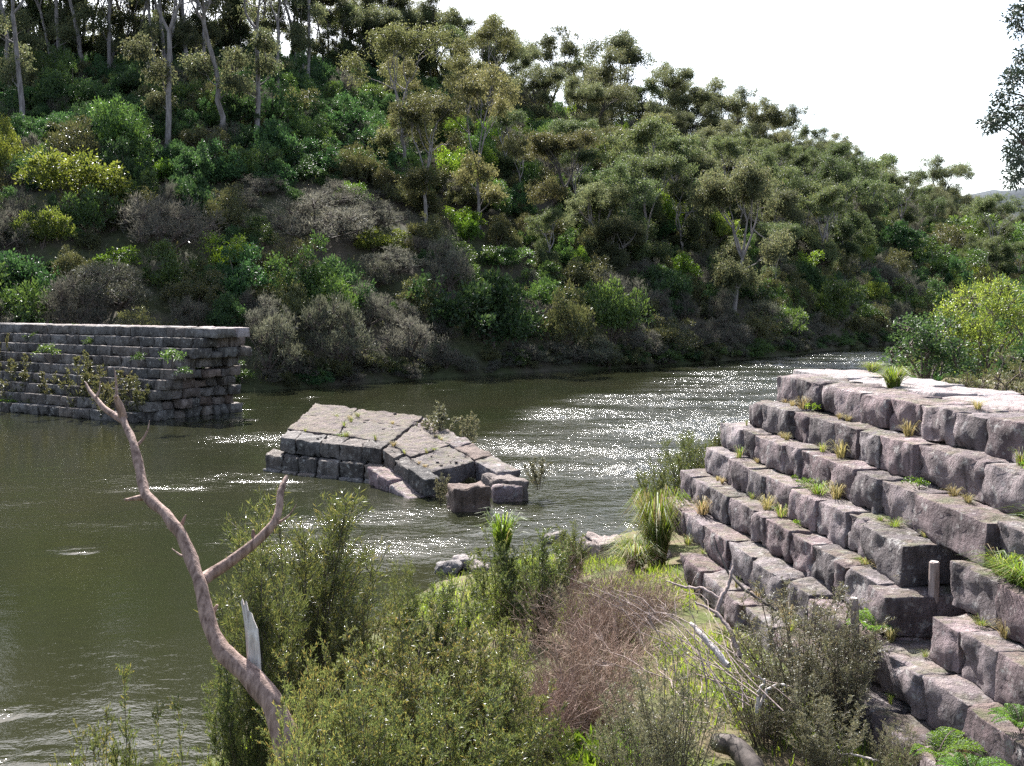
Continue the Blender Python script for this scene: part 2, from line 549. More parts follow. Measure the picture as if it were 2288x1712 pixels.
def near_h(P):
    d = dist_poly(P, NEAR)
    z = np.where(d < 0, d * 0.5, np.where(d < 5, d * 0.19, 0.95 + (d - 5) * 0.03))
    lift = np.clip((P[:, 0] - 6.3) / 0.8, 0, 1) * np.clip((P[:, 1] - 2) / 4, 0, 1) * np.clip((48 - P[:, 1]) / 10, 0, 1)
    z = np.where(d > 0, np.maximum(z, lift * np.minimum(3.3, d * 1.1)), z)
    z += 2.7 * np.exp(-((P[:, 0] - 1) ** 2 + (P[:, 1] + 1) ** 2) / (2 * 2.4 ** 2))
    nzv = np.array([fbm(p[0] * 0.45, p[1] * 0.45) * 0.16 + fbm(p[0] * 1.6, p[1] * 1.6, 5) * 0.05 for p in P])
    return np.maximum(z + nzv * np.clip(d, 0, 1.0), -1.0)


def gz(x, y):
    return float(near_h(np.array([[x, y]], float))[0])


def grid_faces(ny, nx):
    i = np.arange(ny - 1)[:, None] * nx
    j = np.arange(nx - 1)[None, :]
    return np.stack([i + j, i + j + 1, i + nx + j + 1, i + nx + j], -1).reshape(-1, 4)


xs = np.concatenate([np.arange(-14, -8, 1.0), np.arange(-8, 9, 0.22), np.arange(9, 30, 1.0), np.arange(30, 430, 12.0)])
ys = np.concatenate([np.arange(-40, -2, 2.0), np.arange(-2, 28, 0.25), np.arange(28, 60, 1.0), np.arange(60, 240, 8.0)])
XX, YY = np.meshgrid(xs, ys)
PP = np.stack([XX.ravel(), YY.ravel()], 1)
ZZ = near_h(PP)
Q = grid_faces(len(ys), len(xs))
keep = ZZ[Q].max(1) > -0.95
me = make_mesh('river_bank', np.column_stack([PP, ZZ]), [Q[keep]], [M['bank']], smooth=True)
link('river_bank', me, kind='structure', label='near river bank of soil, moss and leaf litter')

# hill beyond the river: ruled between waterline and ridge line
def pxr(px, py, R):
    return ((px - W0 / 2) / F * R, R, (HOR - py) / F * R + CAMZ)


CTRL = [((-150, 84), (-190, 150, 40)), ((-70, 64), pxr(-350, 95, 128)), ((-42, 56.5), pxr(0, 118, 130)), ((-27, 54.6), pxr(250, 128, 132)),
        ((-15, 60), pxr(500, 140, 136)), ((-1, 73), pxr(1000, 190, 150)), ((13, 83), pxr(1400, 300, 175)),
        ((26, 97), pxr(1700, 375, 200)), ((40, 116), pxr(1900, 430, 225)), ((62, 140), pxr(2100, 505, 250)),
        ((100, 165), pxr(2300, 550, 280)), ((200, 200), (260, 340, 16)), ((420, 250), (470, 400, 16))]
NS, NT = 150, 70
sarr = np.linspace(0, len(CTRL) - 1, NS)


def smooth_interp(vals, s):
    vals = np.array(vals, float)
    n = len(vals)
    out = []
    for q in s:
        i = int(min(max(math.floor(q), 0), n - 2))
        f = q - i
        p0, p1, p2, p3 = vals[max(i - 1, 0)], vals[i], vals[i + 1], vals[min(i + 2, n - 1)]
        out.append(0.5 * (2 * p1 + (p2 - p0) * f + (2 * p0 - 5 * p1 + 4 * p2 - p3) * f * f + (3 * p1 - p0 - 3 * p2 + p3) * f ** 3))
    return np.array(out)


def hill_pt(s, t):
    """s 0..len-1 along the river, t -0.05..2.2 up the slope (1 = ridge)"""
    b = smooth_interp([c[0] for c in CTRL], [s])[0]
    r = smooth_interp([c[1] for c in CTRL], [s])[0]
    x = b[0] + (r[0] - b[0]) * t
    y = b[1] + (r[1] - b[1]) * t
    if t < 0:
        z = t * 30
    elif t <= 1:
        z = r[2] * (0.92 * t + 0.08 * math.sin(t * math.pi)) + min(t / 0.03, 1) * 0.5
    else:
        z = r[2] * (1 - 0.06 * (t - 1) - 0.30 * max(t - 1.25, 0) ** 1.3)
    amp = max(0, min(1, t * 6)) * 1.6
    z += fbm(x * 0.05, y * 0.05, 3) * amp + fbm(x * 0.2, y * 0.2, 8) * amp * 0.25
    return (x, y, max(z, -1.1))


tarr = np.concatenate([[-0.05, -0.02, 0, 0.01, 0.02, 0.03], np.linspace(0.05, 1.3, NT - 16), np.linspace(1.36, 2.3, 10)])
HV = np.array([hill_pt(s, t) for t in tarr for s in sarr])
HQ = grid_faces(len(tarr), NS)
me = make_mesh('hillside', HV, [HQ], [M['hill']], smooth=True)
link('hillside', me, kind='structure', label='steep wooded hillside rising from the far bank')
hill_bvh = BVHTree.FromPolygons([tuple(v) for v in HV], [tuple(int(i) for i in q) for q in HQ])


def hill_hit(px, py):
    d = ray(px, py).normalized()
    h = hill_bvh.ray_cast(Vector((0, 0, CAMZ)), d, 900)
    while h[0] is None and py < 800:          # just above the ridge: step down onto it
        py += 6
        h = hill_bvh.ray_cast(Vector((0, 0, CAMZ)), ray(px, py).normalized(), 900)
    return h[0]


def hill_z(x, y):
    h = hill_bvh.ray_cast(Vector((x, y, 200)), Vector((0, 0, -1)), 400)
    return h[0].z if h[0] else 0.0


# river and bed, reaching behind the hill
def axis(lo, hi, f0, f1, c0, c1, grow=6.0):
    """fine cells f0..f1 wide between lo and hi, coarse outside"""
    out, x = [lo], lo
    while x < hi:
        x += c0 + (c1 - c0) * (x - lo) / (hi - lo)
        out.append(x)
    left, w_, x = [], c0, lo
    while x > f0:
        w_ *= 1.5; x -= w_; left.append(x)
    w_, x = c1, out[-1]
    while x < f1:
        w_ *= 1.5; x += w_; out.append(x)
    return np.array(left[::-1] + out)


wx = axis(-33.0, 46.0, -400, 500, 0.24, 0.24)
wy = axis(9.0, 116.0, -200, 420, 0.17, 0.48)
WXX, WYY = np.meshgrid(wx, wy)
wxf, wyf = WXX.ravel(), WYY.ravel()


def blobn(cx, cy, rx, ry, rot):
    c, s_ = math.cos(rot), math.sin(rot)
    dx, dy = wxf - cx, wyf - cy
    l = np.hypot((dx * c + dy * s_) / rx, (-dx * s_ + dy * c) / ry)
    t_ = np.clip((1.0 - l) / 0.65, 0, 1)
    return t_ * t_ * (3 - 2 * t_)


patch = np.array([noise.fractal(Vector((x * 0.10 + y * 0.012, y * 0.30, 2.0)), 0.9, 2.0, 5) for x, y in zip(wxf, wyf)])
fine_ = np.array([noise.fractal(Vector((x * 0.35, y * 0.8, 7.0)), 0.9, 2.0, 3) for x, y in zip(wxf, wyf)])
sm = lambda v, a_, b_: np.clip((v - a_) / (b_ - a_), 0, 1) ** 2 * (3 - 2 * np.clip((v - a_) / (b_ - a_), 0, 1))
race_n = np.maximum.reduce([blobn(9.5, 50, 10, 34, -0.36), blobn(22, 80, 10, 38, -0.45), 0.3 * blobn(-9, 38.5, 6, 5, 0.3), 0.26 * blobn(-3, 23.5, 5, 4, 0.2), 0.16 * blobn(-10, 28, 9, 6, 0.2)])
ampw = race_n * (0.25 + 0.75 * sm(patch, -0.35, 0.3)) * (0.6 + 0.4 * sm(fine_, -0.3, 0.3)) + 0.4 * sm(patch, 0.42, 0.75) * sm(fine_, 0.0, 0.4) + 0.03
inside = np.clip((wxf + 33) / 3, 0, 1) * np.clip((46 - wxf) / 3, 0, 1) * np.clip((wyf - 9) / 2, 0, 1) * np.clip((116 - wyf) / 6, 0, 1)
rngw = np.random.default_rng(12)
hz_ = np.zeros_like(wxf)
for lam, sl_, nn in ((2.6, 0.012, 6), (1.5, 0.03, 10), (0.95, 0.07, 16), (0.62, 0.12, 22)):
    for i in range(nn):
        ang = rngw.normal() * 0.75 + 1.9               # crests mostly across the current
        kk = 2 * math.pi / (lam * rngw.uniform(0.75, 1.3))
        ph = rngw.uniform(0, 6.28)
        warp = 0.9 * np.sin(wxf * 0.31 * rngw.uniform(0.6, 1.4) + ph) + 0.9 * np.sin(wyf * 0.23 * rngw.uniform(0.6, 1.4) + 2 * ph)
        hz_ += np.sin(kk * (wxf * math.cos(ang) + wyf * math.sin(ang)) + ph + warp) * sl_ / kk * (3.6 / math.sqrt(nn))
hz_ *= ampw * inside
amp_store = (race_n * (0.3 + 0.7 * sm(patch, -0.35, 0.3)) * (0.55 + 0.45 * sm(fine_, -0.3, 0.3)) + 0.35 * sm(patch, 0.40, 0.7) * sm(fine_, 0.0, 0.4)) * inside
me = make_mesh('river', np.column_stack([wxf, wyf, hz_]), [grid_faces(len(wy), len(wx))], [M['water']], smooth=True)
at_ = me.attributes.new('broken', 'FLOAT', 'POINT')
at_.data.foreach_set('value', amp_store.astype(np.float32))
link('river', me, kind='structure', label='murky green river with rippled, glittering current')
me = make_mesh('ground', [(-880, -240, -1.3), (1680, -240, -1.3), (1680, 1680, -1.3), (-880, 1680, -1.3)], [np.array([[0, 1, 2, 3]])], [M['bed']])
link('ground', me, kind='structure', label='low ground under the river and beyond')
# distant wooded hill
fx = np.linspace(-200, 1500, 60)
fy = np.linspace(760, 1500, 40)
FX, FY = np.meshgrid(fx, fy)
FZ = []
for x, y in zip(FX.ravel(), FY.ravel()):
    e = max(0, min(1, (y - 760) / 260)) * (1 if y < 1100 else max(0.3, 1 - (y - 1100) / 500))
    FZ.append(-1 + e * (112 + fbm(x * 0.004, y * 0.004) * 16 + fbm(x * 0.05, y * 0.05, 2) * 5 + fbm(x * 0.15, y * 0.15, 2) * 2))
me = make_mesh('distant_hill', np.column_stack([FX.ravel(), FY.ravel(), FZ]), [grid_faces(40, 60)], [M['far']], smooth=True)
link('distant_hill', me, kind='structure', label='far haze-blue wooded hill on the skyline')

# ------------------------------------------------------------------ stone blocks
def lattice(cu, cv, cw):
    """surface lattice of a box in unit coords, welded; cu, cv, cw = cut positions"""
    idx, V, Qs = {}, [], []
    nx, ny, nz = len(cu) - 1, len(cv) - 1, len(cw) - 1

    def vid(i, j, k):
        key = (i, j, k)
        if key not in idx:
            idx[key] = len(V)
            V.append((cu[i], cv[j], cw[k]))
        return idx[key]
    for k in (0, nz):
        for i in range(nx):
            for j in range(ny):
                q = [vid(i, j, k), vid(i + 1, j, k), vid(i + 1, j + 1, k), vid(i, j + 1, k)]
                Qs.append(q if k else q[::-1])
    for j in (0, ny):
        for i in range(nx):
            for k in range(nz):
                q = [vid(i, j, k), vid(i + 1, j, k), vid(i + 1, j, k + 1), vid(i, j, k + 1)]
                Qs.append(q if not j else q[::-1])
    for i in (0, nx):
        for j in range(ny):
            for k in range(nz):
                q = [vid(i, j, k), vid(i, j + 1, k), vid(i, j + 1, k + 1), vid(i, j, k + 1)]
                Qs.append(q if i else q[::-1])
    return np.array(V), np.array(Qs)


def cuts(L, cell, r):
    """cut positions with a tight pair at each end, so the arris stays crisp"""
    n = int(max(1, min(14, round((L - 2 * r) / cell))))
    e = min(r / L, 0.3)
    return [0.0, e * 0.45] + list(np.linspace(e, 1 - e, n + 1)) + [1 - e * 0.45, 1.0]


BRNG = random.Random(5)
R0 = random.Random(6)


def rough_block(name, c8, mat, parent=None, cell=0.09, amp=0.035, rnd=0.05, bulge=0.03, seed=0, chip=0.08, **tags):
    """c8: 8 corners, order (u,v,w) with u along, v front->back, w bottom->top: index u+2v+4w"""
    c = np.array([tuple(p) for p in c8], float)
    lu = np.linalg.norm(c[1] - c[0]); lv = np.linalg.norm(c[2] - c[0]); lw = np.linalg.norm(c[4] - c[0])
    Ld = np.array([lu, lv, lw])
    r = min(rnd, Ld.min() * 0.25)
    U, Qs = lattice(cuts(lu, cell, r), cuts(lv, cell * (1.0 if lv < 0.7 else 1.6), r), cuts(lw, cell, r))
    # ease the arrises
    X = U * Ld
    inner = np.clip(X, r, Ld - r)
    dv = X - inner
    dn = np.linalg.norm(dv, axis=1, keepdims=True)
    X = inner + np.where(dn > 1e-6, dv / np.maximum(dn, 1e-6) * np.minimum(r, dn * 1.0), 0)
    u, v, w = (X / Ld).T
    # front (v=0) face bulges, is hammered rough
    b = bulge * np.sin(np.pi * np.clip(u, 0, 1)) * np.sin(np.pi * np.clip(w, 0, 1)) * (1 - v)
    P = np.zeros((len(X), 3))
    for k in range(8):
        wu = u if k & 1 else 1 - u
        wv = v if k & 2 else 1 - v
        ww = w if k & 4 else 1 - w
        P += (wu * wv * ww)[:, None] * c[k]
    vd = (c[0] - c[2]) / (lv + 1e-9)
    ud = (c[1] - c[0]) / (lu + 1e-9)
    wdv = (c[4] - c[0]) / (lw + 1e-9)
    so_ = seed * 3.71
    cx = np.stack([u - 0.5, v - 0.5, w - 0.5], 1) * 2
    nrm = cx ** 9
    nrm = unit(nrm[:, :1] * ud - nrm[:, 1:2] * vd + nrm[:, 2:] * wdv)
    dis = np.empty(len(P)); cel = np.empty(len(P))
    for i_, p in enumerate(P):
        dis[i_] = noise.fractal(Vector((p[0] * 2.6 + so_, p[1] * 2.6, p[2] * 2.6)), 0.8, 2.1, 5)
        cel[i_] = noise.noise(Vector((p[0] * 4.3 + so_, p[1] * 4.3 + 9, p[2] * 4.3))) + 0.4 * noise.noise(Vector((p[0] * 11 + so_, p[1] * 11, p[2] * 11)))
    ed = np.minimum(X, Ld - X)
    srt = np.sort(ed, axis=1)
    e2 = np.hypot(srt[:, 0], srt[:, 1])                    # distance from the nearest arris
    edge = np.clip(1 - e2 / 0.13, 0, 1) ** 1.5
    # inward pull towards the block's core where arrises are broken away
    core = c.mean(0)
    toc = unit(core[None] - P)
    P = P + nrm * (dis * amp)[:, None] + toc * (edge * np.clip(cel + 0.05, 0, 1) * chip * 1.4)[:, None] + vd[None] * b[:, None]
    me = make_mesh(name, P, [Qs], [mat], smooth=True)
    return link(name, me, parent, **tags)


def box8(o, ud, vd, L, D, H, top_in=0.0):
    """o = front bottom left; ud, vd horizontal unit dirs (along, inward)"""
    o, ud, vd = Vector(o), Vector(ud), Vector(vd)
    z = Vector((0, 0, 1))
    return [o + ud * L * a + vd * D * b + z * H * c for c in (0, 1) for b in (0, 1) for a in (0, 1)]


CH = 0.45                                     # course height
CREST = 4.05

# --- right wall: stepped masonry on the near bank
rw = link('stepped_stone_wall', None, None, 'broken stepped sandstone wall with flat pale crest and grass on its ledges', 'wall')
WB = 0.13                                     # drift of the wall line, X = A - WB*Y
STEP = 0.36
CJ = {
    1: [[1733, 1781, 1828, 1866, 1927, 1988, 2054, 2138, 2205, 2295, 2400, 2500]],
    2: [[1673, 1707, 1767, 1803, 1861, 1914, 1970, 2046, 2198, 2330, 2430]],
    3: [[1611, 1658, 1689, 1753, 1785, 1850, 1907, 1966, 2053, 2236, 2340]],
    4: [[1570, 1626, 1672, 1709, 1765, 1825, 1890, 1943, 2050], [2128, 2233, 2330]],
    5: [[1519, 1546, 1584, 1624, 1680, 1706, 1762, 1811, 1867, 1890, 1965, 2017], [2082, 2148, 2230, 2320]],
    6: [[1480, 1533, 1570, 1624, 1676, 1747, 1803, 1887, 1941, 2061, 2150, 2260, 2380]],
    7: [[1524, 1570, 1620, 1660, 1720, 1790, 1870, 1945, 2036, 2120, 2195, 2290, 2400]],
    8: [[1640, 1720, 1800, 1880, 1960, 2060, 2170, 2290]],
}


def wall_y(k, px, z):
    """Y where the line X = A - WB*Y at height z shows at column px"""
    A = 4.62 + WB * 18.0 - STEP * (k - 1)
    c, s = math.cos(TH), math.sin(TH)
    # px-W/2 = F*X/(Y*c-(z-CAMZ)*s)
    q = (px - W0 / 2) / F
    return (A + q * (z - CAMZ) * s) / (q * c + WB)


wdir = Vector((WB, -1, 0)).normalized()       # along the wall, towards the eye
wnorm = Vector((1, WB, 0)).normalized()       # into the wall
RWP = {}
for k, runs in CJ.items():
    zt = CREST - CH * (k - 1)
    A = 4.62 + WB * 18.0 - STEP * (k - 1)
    for run in runs:
        ysn = [wall_y(k, p, zt) for p in run]
        for i in range(len(run) - 1):
            ya, yb = ysn[i], ysn[i + 1]
            if yb < 5.2:
                continue
            gap = 0.012
            jit = BRNG.uniform(-0.035, 0.035)
            dep = 0.95 if k > 1 else 0.8
            hz = BRNG.uniform(-0.015, 0.015)
            fa = Vector((A - WB * ya, ya, zt - CH)) + wnorm * jit
            fb = Vector((A - WB * yb, yb, zt - CH)) + wnorm * (jit + BRNG.uniform(-0.02, 0.02))
            ud = (fb - fa).normalized()
            fa += ud * gap
            fb -= ud * gap
            Z = Vector((0, 0, CH - 0.008 + hz))
            if k == 5 and i == len(run) - 2 and run[-1] == 2017:
                fa -= wnorm * 0.12; fb -= wnorm * 0.16
            if k == 4 and i == len(run) - 2 and run[-1] == 2050:
                fa -= wnorm * 0.10; fb -= wnorm * 0.16
            if k == 3 and run[i] == 2053:
                fa -= wnorm * 0.08; fb -= wnorm * 0.14
            back = wnorm * dep
            c8 = [fa, fb, fa + back, fb + back, fa + Z, fb + Z, fa + back + Z, fb + back + Z]
            near = 0.06 if yb < 14 else 0.075
            rough_block('stone_block', c8, M['stone'], rw, near, 0.045, 0.014, 0.012, seed=BRNG.random() * 100, chip=R0.choice((0.03, 0.05, 0.08, 0.14)))
    RWP[k] = (A, zt)
# crest paving slabs behind the front row
A1 = 4.62 + WB * 18.0


def crest_pt(y, d, z):
    return Vector((A1 - WB * y, y, z)) + wnorm * d


yy = [19.2, 17.2, 15.6, 14.2, 12.6, 11.3, 9.8, 8.2, 6.4, 5.0]
for i in range(len(yy) - 1):
    for (d0, d1) in ((0.80, 1.45), (1.45, 2.1)):
        j = BRNG.uniform(-0.3, 0.3) if 0 < i < len(yy) - 2 else 0
        a, b = yy[i] - 0.008, yy[i + 1] + 0.008
        zt = CREST + BRNG.uniform(-0.02, 0.02)
        zb = zt - 0.5
        c8 = [crest_pt(a, d0 + .01, zb), crest_pt(b, d0 + .01, zb), crest_pt(a, d1, zb), crest_pt(b, d1, zb),
              crest_pt(a, d0 + .01, zt), crest_pt(b, d0 + .01, zt), crest_pt(a, d1, zt), crest_pt(b, d1, zt)]
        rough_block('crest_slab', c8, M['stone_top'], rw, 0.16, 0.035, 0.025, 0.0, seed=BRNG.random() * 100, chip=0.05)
# rubble core under the crest, hidden behind the courses
c8 = [Vector((0, 0, 0))] * 8
cc = []
for z, din in ((-0.3, -1.3), (CREST - 0.55, 0.5)):
    for dd_ in (din, 1.95):
        for y in (18.4, 4.6):
            cc.append(crest_pt(y, dd_, z))
rough_block('rubble_core', cc, M['stone'], rw, 0.5, 0.05, 0.05, 0, seed=3)

# --- left pier on the far bank
lp = link('stepped_stone_pier', None, None, 'dark grey stepped stone pier with ragged broken end at far bank', 'pier')
LU = Vector((-0.865, 0.5, 0)).normalized()    # along the pier, away from its broken end
LVn = Vector((0.5, 0.865, 0)).normalized()    # inward
LO = at_z(482, 733.5, CREST)                  # crest front corner at the broken end
LSTEP = 0.40
LCH = 0.452
ends = {1: -0.2, 2: 0.5, 3: 0.4, 4: 0.95, 5: 0.7, 6: 1.05, 7: 1.25, 8: 1.45, 9: 1.6}
for k in range(1, 10):
    zt = CREST - LCH * (k - 1)
    pos = ends[k]
    first = True
    while pos < 27:
        Lb = BRNG.uniform(0.55, 1.25) if k > 1 else BRNG.uniform(1.1, 2.6)
        jit = BRNG.uniform(-0.03, 0.03)
        o = LO + LU * (pos + Lb - 0.015) - LVn * (LSTEP * (k - 1) + jit)
        o.z = zt - LCH + 0.006
        c8 = box8(o, -LU, LVn, Lb - 0.03, 1.0 if k > 1 else 1.1, LCH - 0.012 + BRNG.uniform(-0.012, 0.012))
        rough_block('stone_block', c8, M['stone_grey'], lp, 0.18, 0.035, 0.025, 0.015, seed=BRNG.random() * 100, chip=0.14 if not first else 0.2)
        pos += Lb
        first = False
# broken end: protruding and recessed reddish stones under the overhanging crest
PW = 1.85                                      # pier width at the crest
for k in range(2, 10):
    zt = CREST - LCH * (k - 1)
    out_lim = {2: 0.25, 3: -0.1, 4: 0.35, 5: 0.5, 6: 0.65, 7: 0.8, 8: 0.85, 9: 0.9}[k]
    v = 0.95 - LSTEP * (k - 1)
    while v < PW:
        Lb = BRNG.uniform(0.5, 0.95)
        wjit = BRNG.uniform(-0.1, 0.35) if k != 3 else BRNG.uniform(-0.05, 0.05)
        frac = (v - (0.95 - LSTEP * (k - 1))) / (PW + LSTEP * (k - 1))
        st_ = ends[k] * (1 - frac) * 0.75 + out_lim * (0.25 + 0.75 * frac) + wjit
        o = LO + LU * st_ + LVn * v
        o.z = zt - LCH + 0.006
        hgt = LCH - 0.012 if BRNG.random() < 0.7 else LCH * BRNG.uniform(0.6, 0.85)
        c8 = box8(o, LVn, LU, Lb - 0.03, 1.6, hgt)
        rough_block('broken_stone', c8, M['stone_red'] if (k != 3 and k < 9 and BRNG.random() < 0.8) else M['stone_grey'], lp, 0.13, 0.05, 0.03, 0.03,
                    seed=BRNG.random() * 100, chip=0.2)
        v += Lb
# crest paving
pos = -0.25
while pos < 27:
    Lb = BRNG.uniform(1.2, 2.2)
    o = LO + LU * (pos + Lb - 0.012) + LVn * 1.11
    o.z = CREST - LCH + 0.006
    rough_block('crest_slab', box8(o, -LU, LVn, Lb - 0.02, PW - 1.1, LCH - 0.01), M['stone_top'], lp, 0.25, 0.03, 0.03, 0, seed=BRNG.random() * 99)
    pos += Lb
o = LO + LU * 27.5 - LVn * 1.6
o.z = -0.5
rough_block('rubble_core', [LO + LU * a + LVn * b + Vector((0, 0, z - CREST)) for z, bb in ((-0.6, -2.3), (CREST - 0.6, 0.4))
                            for b in (bb, PW - 0.1) for a in (27, 3.2)], M['stone_grey'], lp, 0.6, 0.05, 0.05, 0, seed=9)

# --- collapsed chunk of the weir lying in the river
ck = link('collapsed_masonry', None, None, 'fallen slab of masonry lying broken-backed in mid river', 'ruin')
FL, FR = Vector((-7.35, 32.3, 1.0)), Vector((-3.87, 30.2, 0.95))
BR_, BL = Vector((-3.0, 34.8, 1.42)), Vector((-7.15, 37.2, 1.58))
GL, GR = Vector((-3.80, 30.05, 0.93)), Vector((-2.35, 27.5, 0.46))
HR, HL = Vector((0.15, 28.9, 0.62)), Vector((-2.95, 34.6, 1.38))


def quad_pt(q, u, v):
    a, b, c, d = q
    return (a * (1 - u) + b * u) * (1 - v) + (d * (1 - u) + c * u) * v


def slabs(q, us, vs, thick, mat, name, seed, jig=0.05, lift=0.03):
    r = random.Random(seed)
    nu, nv = len(us) - 1, len(vs) - 1
    G = {}
    for i in range(nu + 1):
        for j in range(nv + 1):
            ju = r.uniform(-jig, jig) if 0 < i < nu else 0
            jv = r.uniform(-jig, jig) if 0 < j < nv else 0
            G[i, j] = (us[i] + ju, vs[j] + jv)
    for i in range(nu):
        for j in range(nv):
            z = Vector((0, 0, r.uniform(-lift, lift)))
            P4 = [quad_pt(q, *G[i, j]), quad_pt(q, *G[i + 1, j]), quad_pt(q, *G[i, j + 1]), quad_pt(q, *G[i + 1, j + 1])]
            cen = sum(P4, Vector()) / 4
            P4 = [cen + (p - cen) * 0.995 + z for p in P4]
            dn = Vector((0, 0, -thick))
            m = mat if isinstance(mat, bpy.types.Material) else mat[r.randrange(len(mat))]
            rough_block(name, [p + dn for p in P4] + P4, m, ck, 0.1, 0.055, 0.02, 0, seed=r.random() * 100, chip=0.1)


topm = stone_mat('worn slab', (0.066, 0.048, 0.045), (0.185, 0.14, 0.13), (0.29, 0.245, 0.225), (0.035, 0.028, 0.026), 1.4, 0.6, 0.4, 0.5)
slabs((FL, FR, BR_, BL), [0, 0.17, 0.42, 0.62, 0.8, 1], [0, 0.2], 0.47, M['stone_grey'], 'stone_block', 4, 0.02, 0.015)
slabs((FL, FR, BR_, BL), [0, 0.46, 1], [0.2, 0.66, 1], 0.5, topm, 'top_slab', 8, 0.06, 0.04)
slabs((GL, GR, HR, HL), [0, 0.28, 0.6, 1], [0, 0.17], 0.45, M['stone_grey'], 'stone_block', 5, 0.02, 0.03)
slabs((GL, GR, HR, HL), [0, 0.45, 0.8], [0.17, 0.74], 0.5, topm, 'top_slab', 21, 0.06, 0.05)
slabs((GL, GR, HR, HL), [0.0, 0.3, 0.55, 0.8, 1.03], [0.74, 1], 0.55, [M['stone'], M['stone_red']], 'stone_block', 31, 0.03, 0.05)
# lower course, standing proud in front
ofs = Vector((-0.55, -0.35, 0))
lower = [(-0.13, 0.06), (0.06, 0.22), (0.22, 0.40), (0.40, 0.62), (0.62, 0.86), (0.86, 1.03)]
for i, (a, b) in enumerate(lower):
    pa, pb = FL.lerp(FR, a), FL.lerp(FR, b)
    inn = (BL - FL).normalized(); inn.z = 0
    f0 = pa - inn * 0.38; f1 = pb - inn * 0.38
    f0.z = f1.z = 0.0
    f0 = f0 + (f1 - f0) * 0.015; f1 = f1 - (f1 - f0) * 0.015
    zt = 0.50 - 0.02 * (i % 2)
    c8 = [Vector((p.x, p.y, z)) + d for z in (-0.25, zt) for d in (Vector(), inn * 1.2) for p in (f0, f1)]
    rough_block('stone_block', c8, M['stone_grey'], ck, 0.12, 0.05, 0.05, 0.02, seed=40 + i, chip=0.14)
    c8 = [Vector((p.x, p.y, z)) - inn * 0.28 + d for z in (-0.3, 0.06) for d in (Vector(), inn * 0.8) for p in (f0, f1)]
    rough_block('footing_stone', c8, M['stone_grey'], ck, 0.14, 0.05, 0.05, 0.02, seed=60 + i, chip=0.14)
# slid lower block under the broken half
p0, p1 = Vector((-4.2, 29.55, 0)), Vector((-2.75, 27.35, 0))
inn = Vector((0.8, 0.55, 0)).normalized()
for i, (a, b, z0, z1) in enumerate(((0, 0.5, 0.52, 0.3), (0.5, 1, 0.28, -0.02))):
    f0, f1 = p0.lerp(p1, a + .01), p0.lerp(p1, b - .01)
    c8 = []
    for w in (0, 1):
        for d in (Vector(), inn * 0.9):
            for f, z in ((f0, z0), (f1, z1)):
                c8.append(Vector((f.x, f.y, z - (0 if w else 0.5))) + d)
    rough_block('slid_stone', c8, M['stone'], ck, 0.12, 0.05, 0.06, 0.0, seed=80 + i)
for n_, (px, py, wd_, h_, dp, rot) in enumerate(((1056, 1143, 0.98, 0.62, 0.9, 0.3), (1135, 1122, 0.75, 0.42, 0.8, 0.12))):
    c = at_z(px, py, 0)
    ud = Vector((math.cos(rot), math.sin(rot), 0)); vd = Vector((-math.sin(rot), math.cos(rot), 0))
    c8 = box8(c - ud * wd_ / 2 - Vector((0, 0, 0.2)), ud, vd, wd_, dp, h_ + 0.2)
    rough_block('fallen_block', c8, M['stone_red'] if n_ == 0 else M['stone'], None, 0.1, 0.07, 0.06, 0.02, seed=90 + n_, chip=0.18,
                label=['reddish squared boulder in the water before the fallen slab', 'low brown block half sunk beside the reddish boulder'][n_], cat='boulder')
rg = np.random.default_rng(50)
Gr = Geo()
for i in range(60):
    q4 = (FL, FR, BR_, BL) if rg.random() < 0.62 else (GL, GR, HR, HL)
    uu, vv = rg.uniform(0.03, 0.97), rg.uniform(0.05, 0.97)
    if noise.noise(Vector((uu * 4, vv * 4, 3))) < -0.1:
        continue
    p = np.array(quad_pt(q4, uu, vv))
    sz_ = rg.uniform(0.02, 0.05) * (1.8 if rg.random() < 0.06 else 1)
    o8 = np.array([[a_, b_, c_] for c_ in (-1, 1) for b_ in (-1, 1) for a_ in (-1, 1)], float) * sz_ * rg.uniform(0.5, 1.3, 3)
    o8 = o8 + rg.normal(size=(8, 3)) * sz_ * 0.28
    an = rg.uniform(0, 6.28)
    o8[:, :2] = o8[:, :2] @ np.array([[math.cos(an), -math.sin(an)], [math.sin(an), math.cos(an)]])
    Gr.add(p + o8 * [1, 1, 0.6] + [0, 0, -sz_ * 0.1], np.array([[0, 2, 3, 1], [4, 5, 7, 6], [0, 1, 5, 4], [2, 6, 7, 3], [0, 4, 6, 2], [1, 3, 7, 5]]))
ro = link('rubble', Gr.mesh('rubble', [topm]), ck, kind='stuff')
c = at_z(1187, 1116, 0)
c8 = box8(c + Vector((-1.0, 0, -0.2)), Vector((0.96, -0.2, 0)).normalized(), Vector((-0.35, 0.93, 0)).normalized(), 0.98, 1.1, 0.74)
rough_block('stone_block', c8, M['stone_red'], ck, 0.1, 0.06, 0.05, 0.02, seed=97, chip=0.15)

# ------------------------------------------------------------------ plant builders
def bezier(p0, p1, p2, n):
    t = np.linspace(0, 1, n)[:, None]
    return (1 - t) ** 2 * p0 + 2 * t * (1 - t) * p1 + t ** 2 * p2


